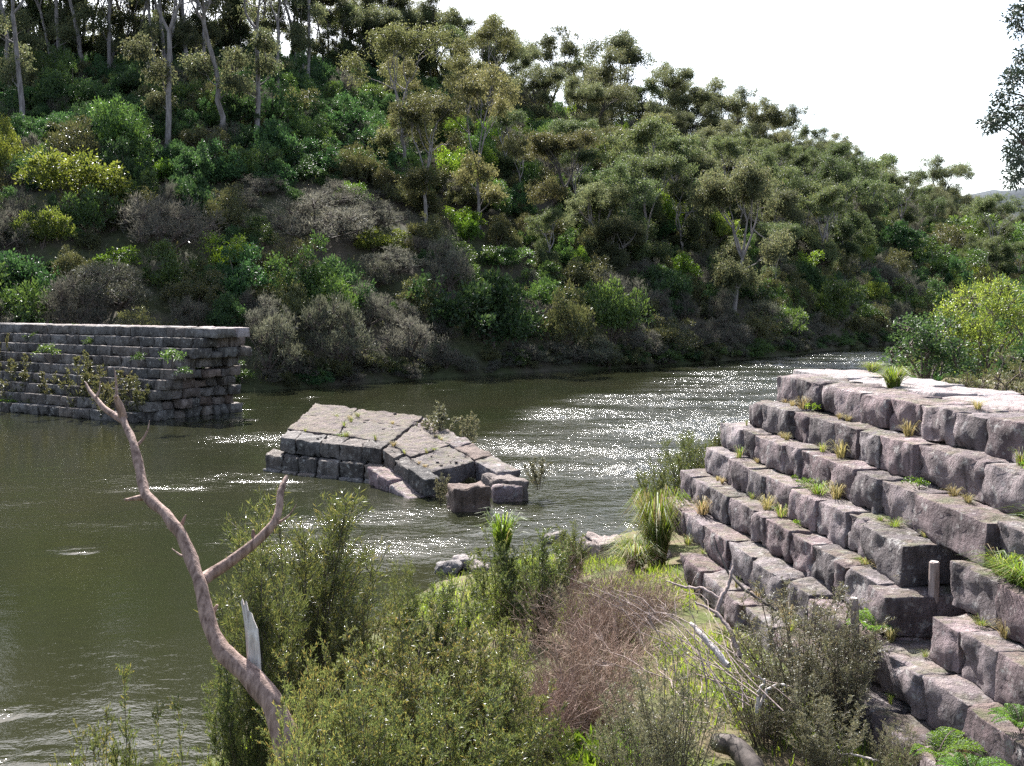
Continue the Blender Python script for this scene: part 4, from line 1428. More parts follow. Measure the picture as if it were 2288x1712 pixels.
# the rest of the wood, spaced apart, kind by where on the slope it grows
pts = [tuple(t) for t in taken]
cnt = {k: 0 for k in BUSH}
gcount = 0
cand = []
for tries in range(13000):
    s = R.uniform(1.2, 10.6)
    t = R.random() ** 0.9 * 1.12 + 0.006 if tries > 900 else R.uniform(0.002, 0.035)
    x, y, z = hill_pt(s, t)
    pr = proj((x, y, z))
    if pr is None or pr[0] < -130 or pr[0] > 2420:
        continue
    px, py = pr[0] / K, pr[1] / K
    size = R.uniform(2.8, 5.4) if R.random() < 0.6 else R.uniform(1.6, 2.8)
    if pr[2] > 130:
        size *= 1.1
    if t < 0.05:
        size *= 0.75
    ok = True
    for (a, b, rr) in pts:
        if (a - x) ** 2 + (b - y) ** 2 < (rr + size * 0.21) ** 2:
            ok = False
            break
    if not ok:
        continue
    r = R.random()
    if t > 0.72 and r < 0.16 and gcount < 110:
        kind = 'sky' if px > 700 else 'tall'
        v = GUM[kind][R.randrange(3)]
        sc = R.uniform(0.6, 0.95) * (0.85 if px > 1500 else 1.0) * (1.12 if kind == 'tall' else 1.0)
        place(v, 'gum_tree', (x, y, z - 0.3), (sc, sc, sc * R.uniform(0.9, 1.15)), R.uniform(0, 6.28), zlab(GADJ[kind], x, y, z, sc * GUMH[kind], (9, 15)), 'tree', zlab(GADJ[kind], x, y, z, sc * GUMH[kind], (9, 15)))
        pts.append((x, y, 1.2))
        gcount += 1
        continue
    if 0.2 < t < 0.72 and r < 0.035 and gcount < 150:
        kind = ('dome' if R.random() < 0.25 else 'oval') if px > 1100 else 'tan'
        if px < 860:
            continue
        v = GUM[kind][R.randrange(2)]
        sc = R.uniform(0.55, 1.05)
        place(v, 'gum_tree', (x, y, z - 0.3), (sc,) * 3, R.uniform(0, 6.28), zlab(GADJ[kind], x, y, z, sc * GUMH[kind], (9, 15)), 'tree', zlab(GADJ[kind], x, y, z, sc * GUMH[kind], (9, 15)))
        pts.append((x, y, 1.6))
        gcount += 1
        continue
    q = R.random()
    if t < 0.06:
        kind = 'brown' if q < 0.45 else 'olive' if q < 0.75 else 'grey' if q < 0.9 else 'mid'
    elif px < 950 and py < 400:
        kind = 'dark' if q < 0.58 else 'mid' if q < 0.82 else 'brown' if q < 0.9 else 'olive'
    elif px < 950:
        kind = 'brown' if q < 0.26 else 'mid' if q < 0.54 else 'olive' if q < 0.74 else 'dark'
    elif px < 1500:
        kind = 'olive' if q < 0.36 else 'mid' if q < 0.56 else 'brown' if q < 0.76 else 'dark' if q < 0.93 else 'bright'
    else:
        kind = 'olive' if q < 0.3 else 'mid' if q < 0.5 else 'dark' if q < 0.66 else 'brown' if q < 0.86 else 'yellow' if q < 0.92 else 'grey'
    cand.append((size * F / pr[2], kind, x, y, z, size))
    pts.append((x, y, size * 0.21))
cand.sort(reverse=True)
rest = []
for i in range(330):
    x, y, z = hill_pt(R.uniform(2.2, 9.5), R.uniform(0.001, 0.022))
    kd = R.choice(('brown', 'brown', 'olive', 'grey', 'mid', 'dark', 'olive'))
    rest.append((kd, R.randrange(len(BUSH[kd])), x, y, max(z, 0) - 0.15, R.uniform(1.2, 2.6) / 4, R.uniform(0.6, 1.0), R.uniform(0, 6.28)))
NIND = 150                                     # the ones that show largest stand as objects of their own
for i, (_, kind, x, y, z, size) in enumerate(cand):
    var = R.randrange(len(BUSH[kind]))
    rz, hz = R.uniform(0, 6.28), R.uniform(0.8, 1.55)
    if i < NIND:
        cnt[kind] += 1
        place(BUSH[kind][var], 'shrub', (x, y, z - 0.12), (size / 4, size / 4, size / 4 * hz), rz, zlab(BADJ[kind], x, y, z, size, (3.2, 5)), 'shrub', zlab(BADJ[kind], x, y, z, size, (3.2, 5)))
    else:
        rest.append((kind, var, x, y, z - 0.12, size / 4, hz, rz))
print('hill shrubs', cnt, 'rest', len(rest), 'gums', gcount)


def scatter_stuff(name, label, cat, items, meshes):
    """one object: its points carry kind, turn and size; a node tree sets a shrub on each"""
    n = len(items)
    me = bpy.data.meshes.new(name)
    me.vertices.add(n)
    me.vertices.foreach_set('co', np.array([it[2:5] for it in items], np.float32).ravel())
    for an, ty, vals in (('which', 'INT', [it[0] for it in items]), ('turn', 'FLOAT', [it[7] for it in items]),
                         ('size', 'FLOAT', [it[5] for it in items]), ('tall', 'FLOAT', [it[6] for it in items])):
        at = me.attributes.new(an, ty, 'POINT')
        at.data.foreach_set('value', vals)
    o = link(name, me, None, label, cat, kind='stuff')
    ng = bpy.data.node_groups.new(name, 'GeometryNodeTree')
    ng.interface.new_socket('Geometry', in_out='INPUT', socket_type='NodeSocketGeometry')
    ng.interface.new_socket('Geometry', in_out='OUTPUT', socket_type='NodeSocketGeometry')
    N, L = ng.nodes, ng.links
    gi, go = N.new('NodeGroupInput'), N.new('NodeGroupOutput')
    col = bpy.data.collections.new(name + ' kinds')
    for i, m_ in enumerate(meshes):
        ob = bpy.data.objects.new('kind%03d' % i, m_)
        col.objects.link(ob)
    ci = N.new('GeometryNodeCollectionInfo')
    ci.inputs['Collection'].default_value = col
    ci.inputs['Separate Children'].default_value = True
    ci.inputs['Reset Children'].default_value = True
    ip = N.new('GeometryNodeInstanceOnPoints')
    ip.inputs['Pick Instance'].default_value = True

    def attr(nm, ty):
        a_ = N.new('GeometryNodeInputNamedAttribute')
        a_.data_type = ty
        a_.inputs['Name'].default_value = nm
        return a_.outputs['Attribute']
    cz = N.new('ShaderNodeCombineXYZ'); L.new(attr('turn', 'FLOAT'), cz.inputs[2])
    sz = N.new('ShaderNodeCombineXYZ')
    mu = N.new('ShaderNodeMath'); mu.operation = 'MULTIPLY'
    a_s = attr('size', 'FLOAT')
    L.new(a_s, sz.inputs[0]); L.new(a_s, sz.inputs[1]); L.new(a_s, mu.inputs[0]); L.new(attr('tall', 'FLOAT'), mu.inputs[1]); L.new(mu.outputs[0], sz.inputs[2])
    L.new(gi.outputs[0], ip.inputs['Points'])
    L.new(ci.outputs[0], ip.inputs['Instance'])
    L.new(attr('which', 'INT'), ip.inputs['Instance Index'])
    L.new(cz.outputs[0], ip.inputs['Rotation'])
    L.new(sz.outputs[0], ip.inputs['Scale'])
    L.new(ip.outputs[0], go.inputs[0])
    md = o.modifiers.new('scatter', 'NODES')
    md.node_group = ng
    return o


flat, fidx = [], {}
for kd in BUSH:
    for v_, m_ in enumerate(BUSH[kd]):
        fidx[kd, v_] = len(flat)
        flat.append(m_)
scatter_stuff('hillside_scrub', 'dense mixed scrub filling the wooded hillside between its larger shrubs', 'scrub',
              [(fidx[r_[0], r_[1]],) + r_[1:] for r_ in rest], flat)

# undergrowth of the wood floor: one mass nobody could count
rng = np.random.default_rng(3)
G = Geo()
UP = []
for i in range(5200):
    s = R.uniform(1.2, 10.4); t = R.random() * 1.1 + 0.004
    p = hill_pt(s, t)
    pr = proj(p)
    if pr and -100 < pr[0] < 2400:
        UP.append(p)
UP = np.array(UP)
m = 10
C = np.repeat(UP, m, 0) + rng.normal(size=(len(UP) * m, 3)) * np.array([0.55, 0.55, 0.18])
C[:, 2] += 0.1
leaves(G, rng, C, rng.normal(size=C.shape) * 0.7 + np.array([0, 0, 0.7]), rng.uniform(0.2, 0.55, len(C)), rng.uniform(0.05, 0.16, len(C)))
link('undergrowth', G.mesh('undergrowth', [M['olive']]), None, 'low ferny undergrowth between the shrubs of the hillside', 'undergrowth', kind='stuff')

# ------------------------------------------------------------------ near bank plants
def shrub_parts(*a, **k):
    s_, f_ = wispy(*a, **k)
    return [('stems', s_), ('foliage', f_)]


WS = {
    'tall': [shrub_parts(s, 2.6, 1.5, 26, 38, 22, 0.07, 0.11, 0.34, 'fore', 0.75, 0.2, 0.1) for s in (101, 102, 103)],
    'lit': [shrub_parts(s, 2.4, 1.6, 40, 36, 25, 0.045, 0.2, 0.28, 'fore_lit', 0.7, 0.15) for s in (104, 105, 106)],
    'green': [shrub_parts(s, 2.4, 1.6, 32, 36, 25, 0.05, 0.2, 0.3, 'fore', 0.65, 0.15) for s in (107, 108)],
    'grey': [shrub_parts(s, 2.2, 1.6, 40, 34, 17, 0.036, 0.2, 0.26, 'fore_grey', 0.6, 0.12) for s in (109, 110, 111)],
    'thin': [shrub_parts(s, 2.2, 0.8, 11, 20, 18, 0.05, 0.2, 0.26, 'fore_lit', 0.8, 0.3) for s in (112, 113)],
}
WH = {'tall': 2.6, 'lit': 2.4, 'green': 2.4, 'grey': 2.2, 'thin': 2.2}
WWd = {'tall': 1.5, 'lit': 1.6, 'green': 1.6, 'grey': 1.6, 'thin': 0.8}


def near_shrub(kind, px, top, Y, w, label, var=0, base=None):
    p = at_y(px * K, top * K, Y)
    bz = gz(p.x, Y) if base is None else base
    Hm = max(0.3, p.z - bz) * 1.12
    Wm = w * K / F * Y * 1.12
    v = WS[kind][var % len(WS[kind])]
    return place(v, 'shrub', (p.x, Y, bz), (Wm / WWd[kind], Wm / WWd[kind], Hm / WH[kind]), R.uniform(0, 6.28), label, 'shrub')


near_shrub('tall', 640, 1040, 11.0, 330, 'tall fine-leaved dark green shrub standing right of the dead branch', 0)
near_shrub('tall', 560, 1150, 10.0, 210, 'narrow dark shrub in the fork of the dead branch', 1)
near_shrub('tall', 715, 1200, 11.6, 190, 'dark green shrub leaning from the tall one towards the water', 2)
near_shrub('lit', 800, 1290, 10.0, 220, 'dull green shrub below the tall dark ones', 0)
near_shrub('green', 960, 1240, 12.6, 190, 'olive-tipped shrub beside the flat river stones', 1)
near_shrub('green', 1085, 1140, 14.6, 150, 'dark shrub with bright spiky top at the waterline', 1)
near_shrub('green', 1160, 1150, 14.0, 170, 'bushy green shrub beside the dry brown brush', 0)
near_shrub('green', 1235, 1130, 17.0, 90, 'small upright shrub over the waterline boulder', 1)
near_shrub('tall', 870, 1230, 13.0, 90, 'thin dark sapling before the ripples', 2)
near_shrub('lit', 880, 1330, 8.6, 360, 'big pale yellow-green shrub filling the bank below the dead branch', 0)
near_shrub('lit', 1060, 1370, 8.8, 270, 'orange-tipped pale shrub next to the dry brush', 1)
near_shrub('lit', 690, 1420, 7.9, 280, 'pale shrub at the foot of the dead tree', 2)
near_shrub('lit', 980, 1480, 7.6, 340, 'glittering pale shrub before the big one', 0)
near_shrub('lit', 800, 1500, 7.2, 330, 'fresh yellow-green shrub low on the bank', 1)
near_shrub('lit', 640, 1540, 6.3, 260, 'low yellow-green shrub covering the dead tree base', 2)
near_shrub('green', 520, 1430, 9.4, 170, 'dark fine shrub hanging over the bright water', 0)
near_shrub('green', 1150, 1520, 7.8, 220, 'dull green shrub edging the dry brush', 1)
near_shrub('thin', 260, 1415, 7.4, 130, 'thin see-through sapling against the white reflection', 0)
near_shrub('thin', 150, 1560, 7.0, 130, 'short sapling with yellowish tips over the water', 1)
near_shrub('thin', 205, 1470, 7.2, 120, 'slender sapling left of the see-through one', 1)
near_shrub('thin', 420, 1500, 7.0, 120, 'loose sapling between the see-through one and the dead tree', 0)
near_shrub('thin', 330, 1530, 6.8, 110, 'sparse twiggy sapling beside the see-through one', 0)
near_shrub('thin', 70, 1620, 6.8, 120, 'low sprig of leaves at the water edge', 1)
near_shrub('grey', 1735, 1250, 10.6, 330, 'grey-green dome shrub with ochre tips before the stepped wall', 0)
near_shrub('grey', 1830, 1340, 10.2, 200, 'grey twiggy shrub leaning on the lowest course', 1)
near_shrub('grey', 1660, 1400, 9.9, 220, 'grey-green shrub among the dead sticks', 2)
near_shrub('grey', 1460, 1430, 8.6, 280, 'hazy grey-green shrub above the fallen log', 1)
near_shrub('grey', 1370, 1500, 8.3, 200, 'lower hazy grey shrub by the bright green plants', 2)
near_shrub('grey', 1780, 1480, 9.3, 190, 'small grey shrub rooted beside the fern bank', 0)
near_shrub('grey', 1930, 1560, 8.9, 130, 'bare-stemmed grey sapling under the wall', 1)
near_shrub('tall', 1495, 930, 20.5, 120, 'dark tufty shrub at the river end of the stepped wall', 0, 0.6)
near_shrub('green', 1425, 985, 20.0, 110, 'green shrub at the water below the wall end', 1, 0.3)
near_shrub('green', 1540, 925, 21.0, 90, 'sprigs rising behind the lowest wall corner', 0, 0.8)
# dry brush
for i, (px, top, Y, w) in enumerate(((1290, 1190, 14.2, 210), (1250, 1260, 12.8, 230), (1340, 1260, 13.0, 220), (1300, 1330, 11.6, 260), (1210, 1380, 11.0, 170),
                                     (1280, 1430, 10.4, 220), (1400, 1240, 14.6, 150), (1180, 1450, 9.8, 150))):
    p = at_y(px * K, top * K, Y)
    bz = gz(p.x, Y)
    Wm = w * K / F * Y
    Hm = max(0.4, p.z - bz)
    place(twig_bush(300 + i, 190, Hm, Wm, 'deadtwig', 0.0042, 0.4, 9), 'dead_brush', (p.x, Y, bz), 1.0, R.uniform(0, 6), 'tangle of dry pinkish-brown dead brush ' + ('by the tan boulder', 'left of the boulder on the bank', 'beside the green grass patch', 'in the middle of the brush patch', 'under the olive-tipped shrub', 'above the bright green plants', 'below the large tussock', 'at the edge of the pale shrubs')[i], 'brush')
# sweeping bare branches over the green patch
G = Geo()
rng = np.random.default_rng(5)
o = at_y(1600 * K, 1500 * K, 9.6)
for i in range(22):
    e = at_y(rng.uniform(1190, 1520) * K, rng.uniform(1230, 1420) * K, rng.uniform(10, 12.4))
    b = np.array(o) + rng.normal(size=3) * np.array([0.3, 0.25, 0.1])
    e = np.array(e)
    pts_ = bezier(b, b * 0.45 + e * 0.55 + np.array([0, 0, rng.uniform(-0.1, 0.45)]) + rng.normal(size=3) * 0.18, e, 9)
    pts_[1:-1] += rng.normal(size=(7, 3)) * 0.025
    tube(G, pts_, np.linspace(0.007, 0.0012, 9), 4, 0, False)
    k = 16
    i0 = rng.integers(2, 8, k)
    leaves(G, rng, pts_[i0], unit(pts_[i0 + 1 - (i0 == 8)] - pts_[i0 - 1]) + rng.normal(size=(k, 3)) * 0.4, rng.uniform(0.1, 0.4, k), 0.005)
link('bare_branches', G.mesh('bare_branches', [M['post']]), None, 'sweeping spray of bare grey branches across the green bank', 'branches')

# dead tree: trunk rising out of the shrubs, forked
def path(pp, y0, y1):
    n = len(pp)
    return np.array([tuple(at_y(px, py, y0 + (y1 - y0) * i / (n - 1))) for i, (px, py) in enumerate(pp)])


def refine(pts, rad, n):
    pts = np.array(pts, float)
    s = np.linspace(0, len(pts) - 1, n)
    lin = np.stack([np.interp(s, np.arange(len(pts)), pts[:, k]) for k in range(3)], 1)
    return 0.45 * smooth_interp(pts, s) + 0.55 * lin, np.interp(s, np.arange(len(pts)), rad)


dt = link('dead_tree', None, None, 'bare crooked dead tree trunk leaning out over the river', 'tree')
tp = [(665, 1800), (650, 1690), (612, 1575), (555, 1507), (495, 1452), (464, 1387), (449, 1310), (430, 1258), (400, 1185), (361, 1142), (323, 1103), (313, 1056), (301, 1000), (287, 967), (272, 932)]
P_ = path(tp, 7.0, 8.6)
rd = np.array([36, 34, 29, 25, 20.5, 18, 17, 16.5, 15, 14, 14, 12.5, 11.5, 10, 9.5]) / F * 7.0
P_, rd = refine(P_, rd, 60)
rg = np.random.default_rng(4)
rd = rd * (1 + 0.06 * np.sin(np.arange(60) * 1.3) * rg.random(60))
G = Geo(); tube(G, P_, rd, 16)
for V_ in G.V:
    for i_, v_ in enumerate(V_):
        V_[i_] = v_ + np.array([noise.noise(Vector((v_[0] * 9, v_[1] * 9, v_[2] * 5 + q_))) for q_ in (0, 7, 13)]) * 0.016
link('trunk', G.mesh('trunk', [M['dead']]), dt)
yf = 8.6
for nm, pp, rr, y0, y1, mt in (
    ('branch', [(452, 1296), (470, 1284), (516, 1254), (572, 1211), (611, 1172), (624, 1138), (626, 1103), (633, 1082), (641, 1064)], [15, 14, 12.5, 11, 10, 9, 8, 7, 4], 7.95, 8.5, 'dead'),
    ('branch', [(276, 940), (258, 930), (233, 913), (214, 890), (201, 875), (190, 853)], [9, 7.5, 6.5, 5, 4.5, 1.5], 8.58, 8.9, 'dead'),
    ('branch', [(275, 935), (268, 910), (260, 889), (258, 884)], [10, 9, 6, 3], 8.6, 8.5, 'dead'),
    ('twig', [(262, 900), (260, 870), (259, 850), (255, 822)], [3.5, 3, 2.5, 0.8], 8.55, 8.6, 'dead'),
    ('stub', [(318, 1112), (300, 1114), (284, 1117), (279, 1116)], [8, 5, 3.5, 2.5], 8.2, 8.1, 'dead'),
    ('stub', [(400, 1186), (406, 1172), (412, 1158), (416, 1150)], [6, 4.5, 3, 0.8], 8.0, 8.0, 'dead'),
    ('twig', [(430, 1258), (418, 1246), (402, 1240), (384, 1226)], [5, 3.5, 2.5, 0.8], 7.9, 8.0, 'dead'),
    ('twig', [(611, 1172), (630, 1164), (648, 1150), (662, 1128)], [5, 3, 2, 0.7], 8.3, 8.35, 'dead'),
    ('stub', [(462, 1380), (476, 1368), (486, 1352)], [9, 6, 3], 7.75, 7.75, 'dead'),
    ('stub', [(572, 1211), (566, 1197), (566, 1184)], [7, 5, 2.5], 8.2, 8.2, 'dead'),
    ('twig', [(301, 1000), (318, 984), (330, 962), (334, 940)], [5, 3, 2, 0.6], 8.4, 8.45, 'dead'),
    ('twig', [(214, 890), (222, 872), (224, 852)], [3, 2, 0.6], 8.75, 8.8, 'dead'),
):
    P_, rd = refine(path(pp, y0, y1), np.array(rr) / F * (y0 + y1) / 2, 18)
    G = Geo(); tube(G, P_, rd, 9)
    link(nm, G.mesh(nm, [M[mt]]), dt)

# torn slab of wood standing on the trunk
ol = [(538, 1345), (541, 1337), (545, 1353), (549, 1341), (554, 1364), (561, 1368), (566, 1384), (574, 1402), (577, 1435), (580, 1470), (582, 1545), (553, 1545), (552, 1480), (549, 1430), (545, 1388), (541, 1362)]
fr = np.array([tuple(at_y(a_, b_, 7.46 + 0.01 * math.sin(k_ * 2.1))) for k_, (a_, b_) in enumerate(ol)])
bk = np.array([tuple(at_y(a_ + 3, b_ + 4, 7.53 + 0.01 * math.sin(k_ * 1.7))) for k_, (a_, b_) in enumerate(ol)])
nn_ = len(ol)
cf, cb = fr.mean(0) - [0, 0.02, 0], bk.mean(0)
G = Geo()
G.add(np.vstack([fr, cf]), np.array([[(k_ + 1) % nn_, k_, nn_] for k_ in range(nn_)]))
G.add(np.vstack([bk, cb]), np.array([[k_, (k_ + 1) % nn_, nn_] for k_ in range(nn_)]))
G.add(np.vstack([fr, bk]), np.array([[k_, (k_ + 1) % nn_, nn_ + (k_ + 1) % nn_, nn_ + k_] for k_ in range(nn_)]))
link('splinter', G.mesh('splinter', [M['deadgrey']]), dt)

# dead sticks and a log on the bank
def stick(pp, rr, y0, y1, mat, label, name='stick', n=16, seg=7):
    P_, rd = refine(path([(a * K, b * K) for a, b in pp], y0, y1), np.array(rr) / F * (y0 + y1) / 2, n)
    P_ = P_ + np.random.default_rng(int(pp[0][0])).normal(size=P_.shape) * 0.006
    G = Geo(); tube(G, P_, rd, seg)
    return link(name, G.mesh(name, [M[mat]]), None, label, 'log' if name == 'log' else 'branch')


stick([(1572, 1438), (1545, 1405), (1515, 1370), (1490, 1346)], [7, 8, 7, 4], 9.9, 10.4, 'deadgrey', 'short pale dead stick stuck in the green bank')
stick([(1680, 1320), (1610, 1275), (1570, 1230), (1540, 1160)], [3.5, 3.5, 3, 1.5], 11.2, 12, 'bark_dark', 'thin dark bare stem slanting before the wall')
stick([(1545, 1330), (1560, 1290), (1575, 1262), (1583, 1222)], [6, 5, 4.5, 3], 11, 11.3, 'post', 'upright forked dead branch on the green patch')
stick([(1562, 1300), (1520, 1272), (1480, 1268), (1440, 1255)], [4, 3.5, 3, 1.5], 11.1, 11.6, 'post', 'pale dead limb lying towards the brush')
stick([(1600, 1420), (1580, 1370), (1550, 1325), (1500, 1300)], [6, 5, 4, 2], 10.4, 11, 'post', 'grey curved dead limb beside the grey shrub')
stick([(1640, 1530), (1655, 1490), (1690, 1478), (1715, 1500)], [4, 3.5, 3, 1.5], 9.6, 9.7, 'deadgrey', 'bleached arching dead twig under the grey shrub')
stick([(1635, 1540), (1640, 1500), (1650, 1475), (1640, 1460)], [4.5, 4, 3, 1.5], 9.55, 9.6, 'deadgrey', 'bleached upright dead twig under the grey shrub')
stick([(1640, 1690), (1615, 1645), (1590, 1615), (1548, 1602)], [26, 27, 25, 22], 8.9, 9.5, 'bark_dark', 'broken dark log end at the foot of the bank', 'log', 18, 12)
stick([(1900, 1645), (1850, 1632), (1790, 1627)], [3, 3, 2], 9.2, 9.6, 'deadgrey', 'pale fallen twig near the ferns')

# posts in the wall
def post(px, top, bot, rpx, Y, label, lean=0.0):
    a = at_y(px, bot, Y); b = at_y(px + lean, top, Y)
    r = rpx / F * Y
    pts_ = np.linspace(np.array(a) - [0, 0, 0.5], np.array(b), 9)
    rr = np.full(9, r) * np.array([1.05, 1.04, 1.0, 1.02, 0.98, 1.0, 0.97, 0.98, 0.95])
    G = Geo(); tube(G, pts_, rr, 12, 0, False)
    ring = np.array([[math.cos(k * math.pi / 6) * r * 0.95, math.sin(k * math.pi / 6) * r * 0.95, 0] for k in range(12)]) + pts_[-1]
    ring2 = (ring - pts_[-1]) * 0.8 + pts_[-1] + [0, 0, 0.008]
    V = np.vstack([ring, ring2])
    G.add(V, np.array([[k, (k + 1) % 12, 12 + (k + 1) % 12, 12 + k] for k in range(12)]))
    G.add(ring2, np.array([list(range(12))]))
    o = link('wooden_post', None, None, label, 'post')
    link('shaft', G.mesh('shaft', [M['post']]), o)
    G2 = Geo(); G2.add(ring2 * [1, 1, 1] + [0, 0, 0.003], np.array([list(range(12))]))
    link('end_grain', G2.mesh('end_grain', [M['deadgrey']]), o)


post(2088, 1257, 1345, 12, 10.8, 'round grey wooden post standing in the gap of the stepped wall')
post(1917, 1338, 1400, 10, 10.75, 'short brown wooden peg against the bright lower ledge', -9)
stick([(1879, 1389), (1900, 1391), (1918, 1392)], [6, 6, 6], 10.5, 10.6, 'post', 'stub of a timber poking out under the ledge', 'log', 8, 9)

# waterline rocks
def rock(px, py, w, h, d, seed, label, z=0.0, rot=0.0):
    c = at_z(px * K, py * K, z)
    ud = Vector((math.cos(rot), math.sin(rot), 0)); vd = Vector((-math.sin(rot), math.cos(rot), 0))
    c8 = [Vector(p) for p in box8(c - ud * w / 2 - Vector((0, 0, 0.25)), ud, vd, w, d, h + 0.25)]
    rr = random.Random(seed)
    c8 = [p + Vector((rr.uniform(-.15, .15) * w, rr.uniform(-.15, .15) * d, rr.uniform(-.12, .12) * h)) for p in c8]
    rough_block('rock', c8, M['rock'], None, 0.07, 0.09, 0.06, 0.0, seed=seed, chip=0.25, label=label, cat='rock')


rock(965, 1238, 0.5, 0.16, 0.45, 1, 'flat pale river stone at the tip of the near bank')
rock(1005, 1230, 0.45, 0.2, 0.4, 2, 'pale stone touching the flat river stone')
rock(1040, 1245, 0.4, 0.16, 0.5, 3, 'low stone half hidden by the spiky shrub')
rock(1195, 1172, 0.5, 0.2, 0.4, 4, 'grey stone in the water behind the spiky shrub')
rock(1340, 1225, 0.9, 0.5, 0.7, 5, 'tan cracked boulder on the bank below the tussock', 0.25, 0.4)
rock(1400, 1250, 0.6, 0.35, 0.6, 6, 'small dark-sided boulder beside the tan one', 0.3, -0.3)
rock(1275, 1195, 0.45, 0.22, 0.4, 7, 'small stone at the waterline near the tan boulder', 0.05)

# grasses: tufts on the ledges of the wall
TUFT = [tuft_mesh(s, n_, h_, w_, 0.005, 'grass', a_, d_) for s, n_, h_, w_, a_, d_ in ((1, 80, 0.3, 0.24, 0.8, 0.45), (2, 45, 0.36, 0.16, 0.4, 0.5), (3, 130, 0.2, 0.3, 0.9, 0.4))]
DTUFT = [tuft_mesh(s, 90, 0.28, 0.18, 0.005, 'drygrass', 0.7, 0.4) for s in (4, 5, 6)]
HERB = [bush_mesh(s, 0.5, 0.4, 14, 26, 0.06, 0.5, 'bright', 5) for s in (61, 62)]
for k in range(2, 8):
    A, zt = RWP[k]
    n = {2: 26, 3: 26, 4: 24, 5: 24, 6: 26, 7: 16}[k]
    for i in range(n):
        y = 18.4 - (i + R.uniform(0.1, 0.9)) * (10.5 / n)
        if k in (4, 5) and abs(y - 10.6) < 0.55:
            continue
        d = STEP - R.uniform(0.02, 0.16)
        x = A - WB * y + d
        if noise.noise(Vector((y * 0.9, k * 3.3, 1))) < 0.0:
            continue
        sc = R.choice((R.uniform(0.3, 0.6), R.uniform(0.5, 1.1)))
        q = R.random()
        nth = {2: 'first', 3: 'second', 4: 'third', 5: 'fourth', 6: 'fifth', 7: 'lowest'}[k] + ' ledge below the wall crest'
        if k == 7:
            nth = 'lowest ledge of the stepped wall'
        part_ = 'near its river end' if y > 15 else 'about mid wall' if y > 11.5 else 'towards the post gap'
        if q < 0.55:
            m, lab = DTUFT[R.randrange(3)], 'dry yellowish grass tuft on the ' + nth + ' ' + part_
        elif q < 0.85:
            m, lab = TUFT[R.randrange(3)], 'green grass tuft on the ' + nth + ' ' + part_
            sc *= 0.8
        else:
            m, lab = HERB[R.randrange(2)], 'tiny leafy weed on the ' + nth + ' ' + part_
            sc *= 0.6
        grp = lab
        place(m, 'weed' if q >= 0.85 else 'grass_tuft', (x, y, zt), (sc, sc, sc * R.uniform(0.7, 1.2)), R.uniform(0, 6), lab, 'plant', grp)
big = tuft_mesh(9, 260, 0.55, 0.4, 0.009, 'grass', 0.75, 0.12)
c = at_z(1930 * K, 836 * K, CREST)
place(big, 'grass_tuft', c, (0.62, 0.62, 0.62), 0.3, 'bright green grass tussock on the flat wall crest', 'plant')
c = at_z(1886 * K, 803 * K, CREST)
place(big, 'grass_tuft', c, (0.5, 0.5, 0.35), 1.3, 'low green tussock at the far edge of the wall crest', 'plant')
c = at_z(2112 * K, 882 * K, CREST)
place(DTUFT[0], 'grass_tuft', c, (0.55, 0.55, 0.4), 2.3, 'small withered tuft on the wall crest near the right', 'plant')
for px, top, bot, Y, sc, lab in ((1645, 990, 1040, None, 1.0, 'spiky yellow-green tussock on the fourth ledge'), (1650, 1060, 1125, None, 1.25, 'large arching tussock on the fifth ledge'),
                                 (1590, 1055, 1100, None, 1.0, 'arching tussock left of the large one on the fifth ledge')):
    c = at_z(px * K, bot * K, 2.25 if top < 1050 else 1.8)
    place(big, 'grass_tuft', c, (0.6 * sc,) * 3, R.uniform(0, 6), lab, 'plant')
tus = tuft_mesh(12, 700, 0.95, 0.75, 0.011, 'grass', 0.85, 0.3)
c = at_y(1418 * K, 1165 * K, 17.6)
place(tus, 'tussock', (c.x, c.y, gz(c.x, c.y)), (0.55, 0.55, (at_y(1418 * K, 1060 * K, 17.6).z - gz(c.x, c.y)) / 0.95), 0.5, 'large dark-centred grass tussock at the foot of the wall end', 'plant')
c = at_y(1372 * K, 1190 * K, 17.2)
place(tus, 'tussock', (c.x, c.y, gz(c.x, c.y)), (0.5, 0.5, 0.55), 2.5, 'pale fringe tussock beside the large one', 'plant')
broad = bush_mesh(63, 0.8, 0.5, 22, 40, 0.16, 0.2, 'bright', 6, 0.6)
for px, py, Y, s_, lab in ((1280, 1640, 9.3, 1.0, 'bright green leafy clump at the foot of the hazy shrub'), (1230, 1660, 9.0, 0.8, 'second bright green clump spreading to the left of the first'),
                           (1340, 1620, 9.6, 0.7, 'low green clump under the hazy shrub')):
    c = at_y(px * K, py * K, Y)
    place(broad, 'leafy_plant', (c.x, Y, gz(c.x, Y) + 0.02), (s_, s_, s_), R.uniform(0, 6), lab, 'plant')
spk = tuft_mesh(14, 120, 0.7, 0.35, 0.014, 'grass', 0.3, 0.1)
c = at_y(1085 * K, 1170 * K, 14.7)
place(spk, 'grass_tuft', (c.x, 14.7, c.z - 0.1), 0.8, 0, 'spiky bright grass crown amid the waterline shrub', 'plant')
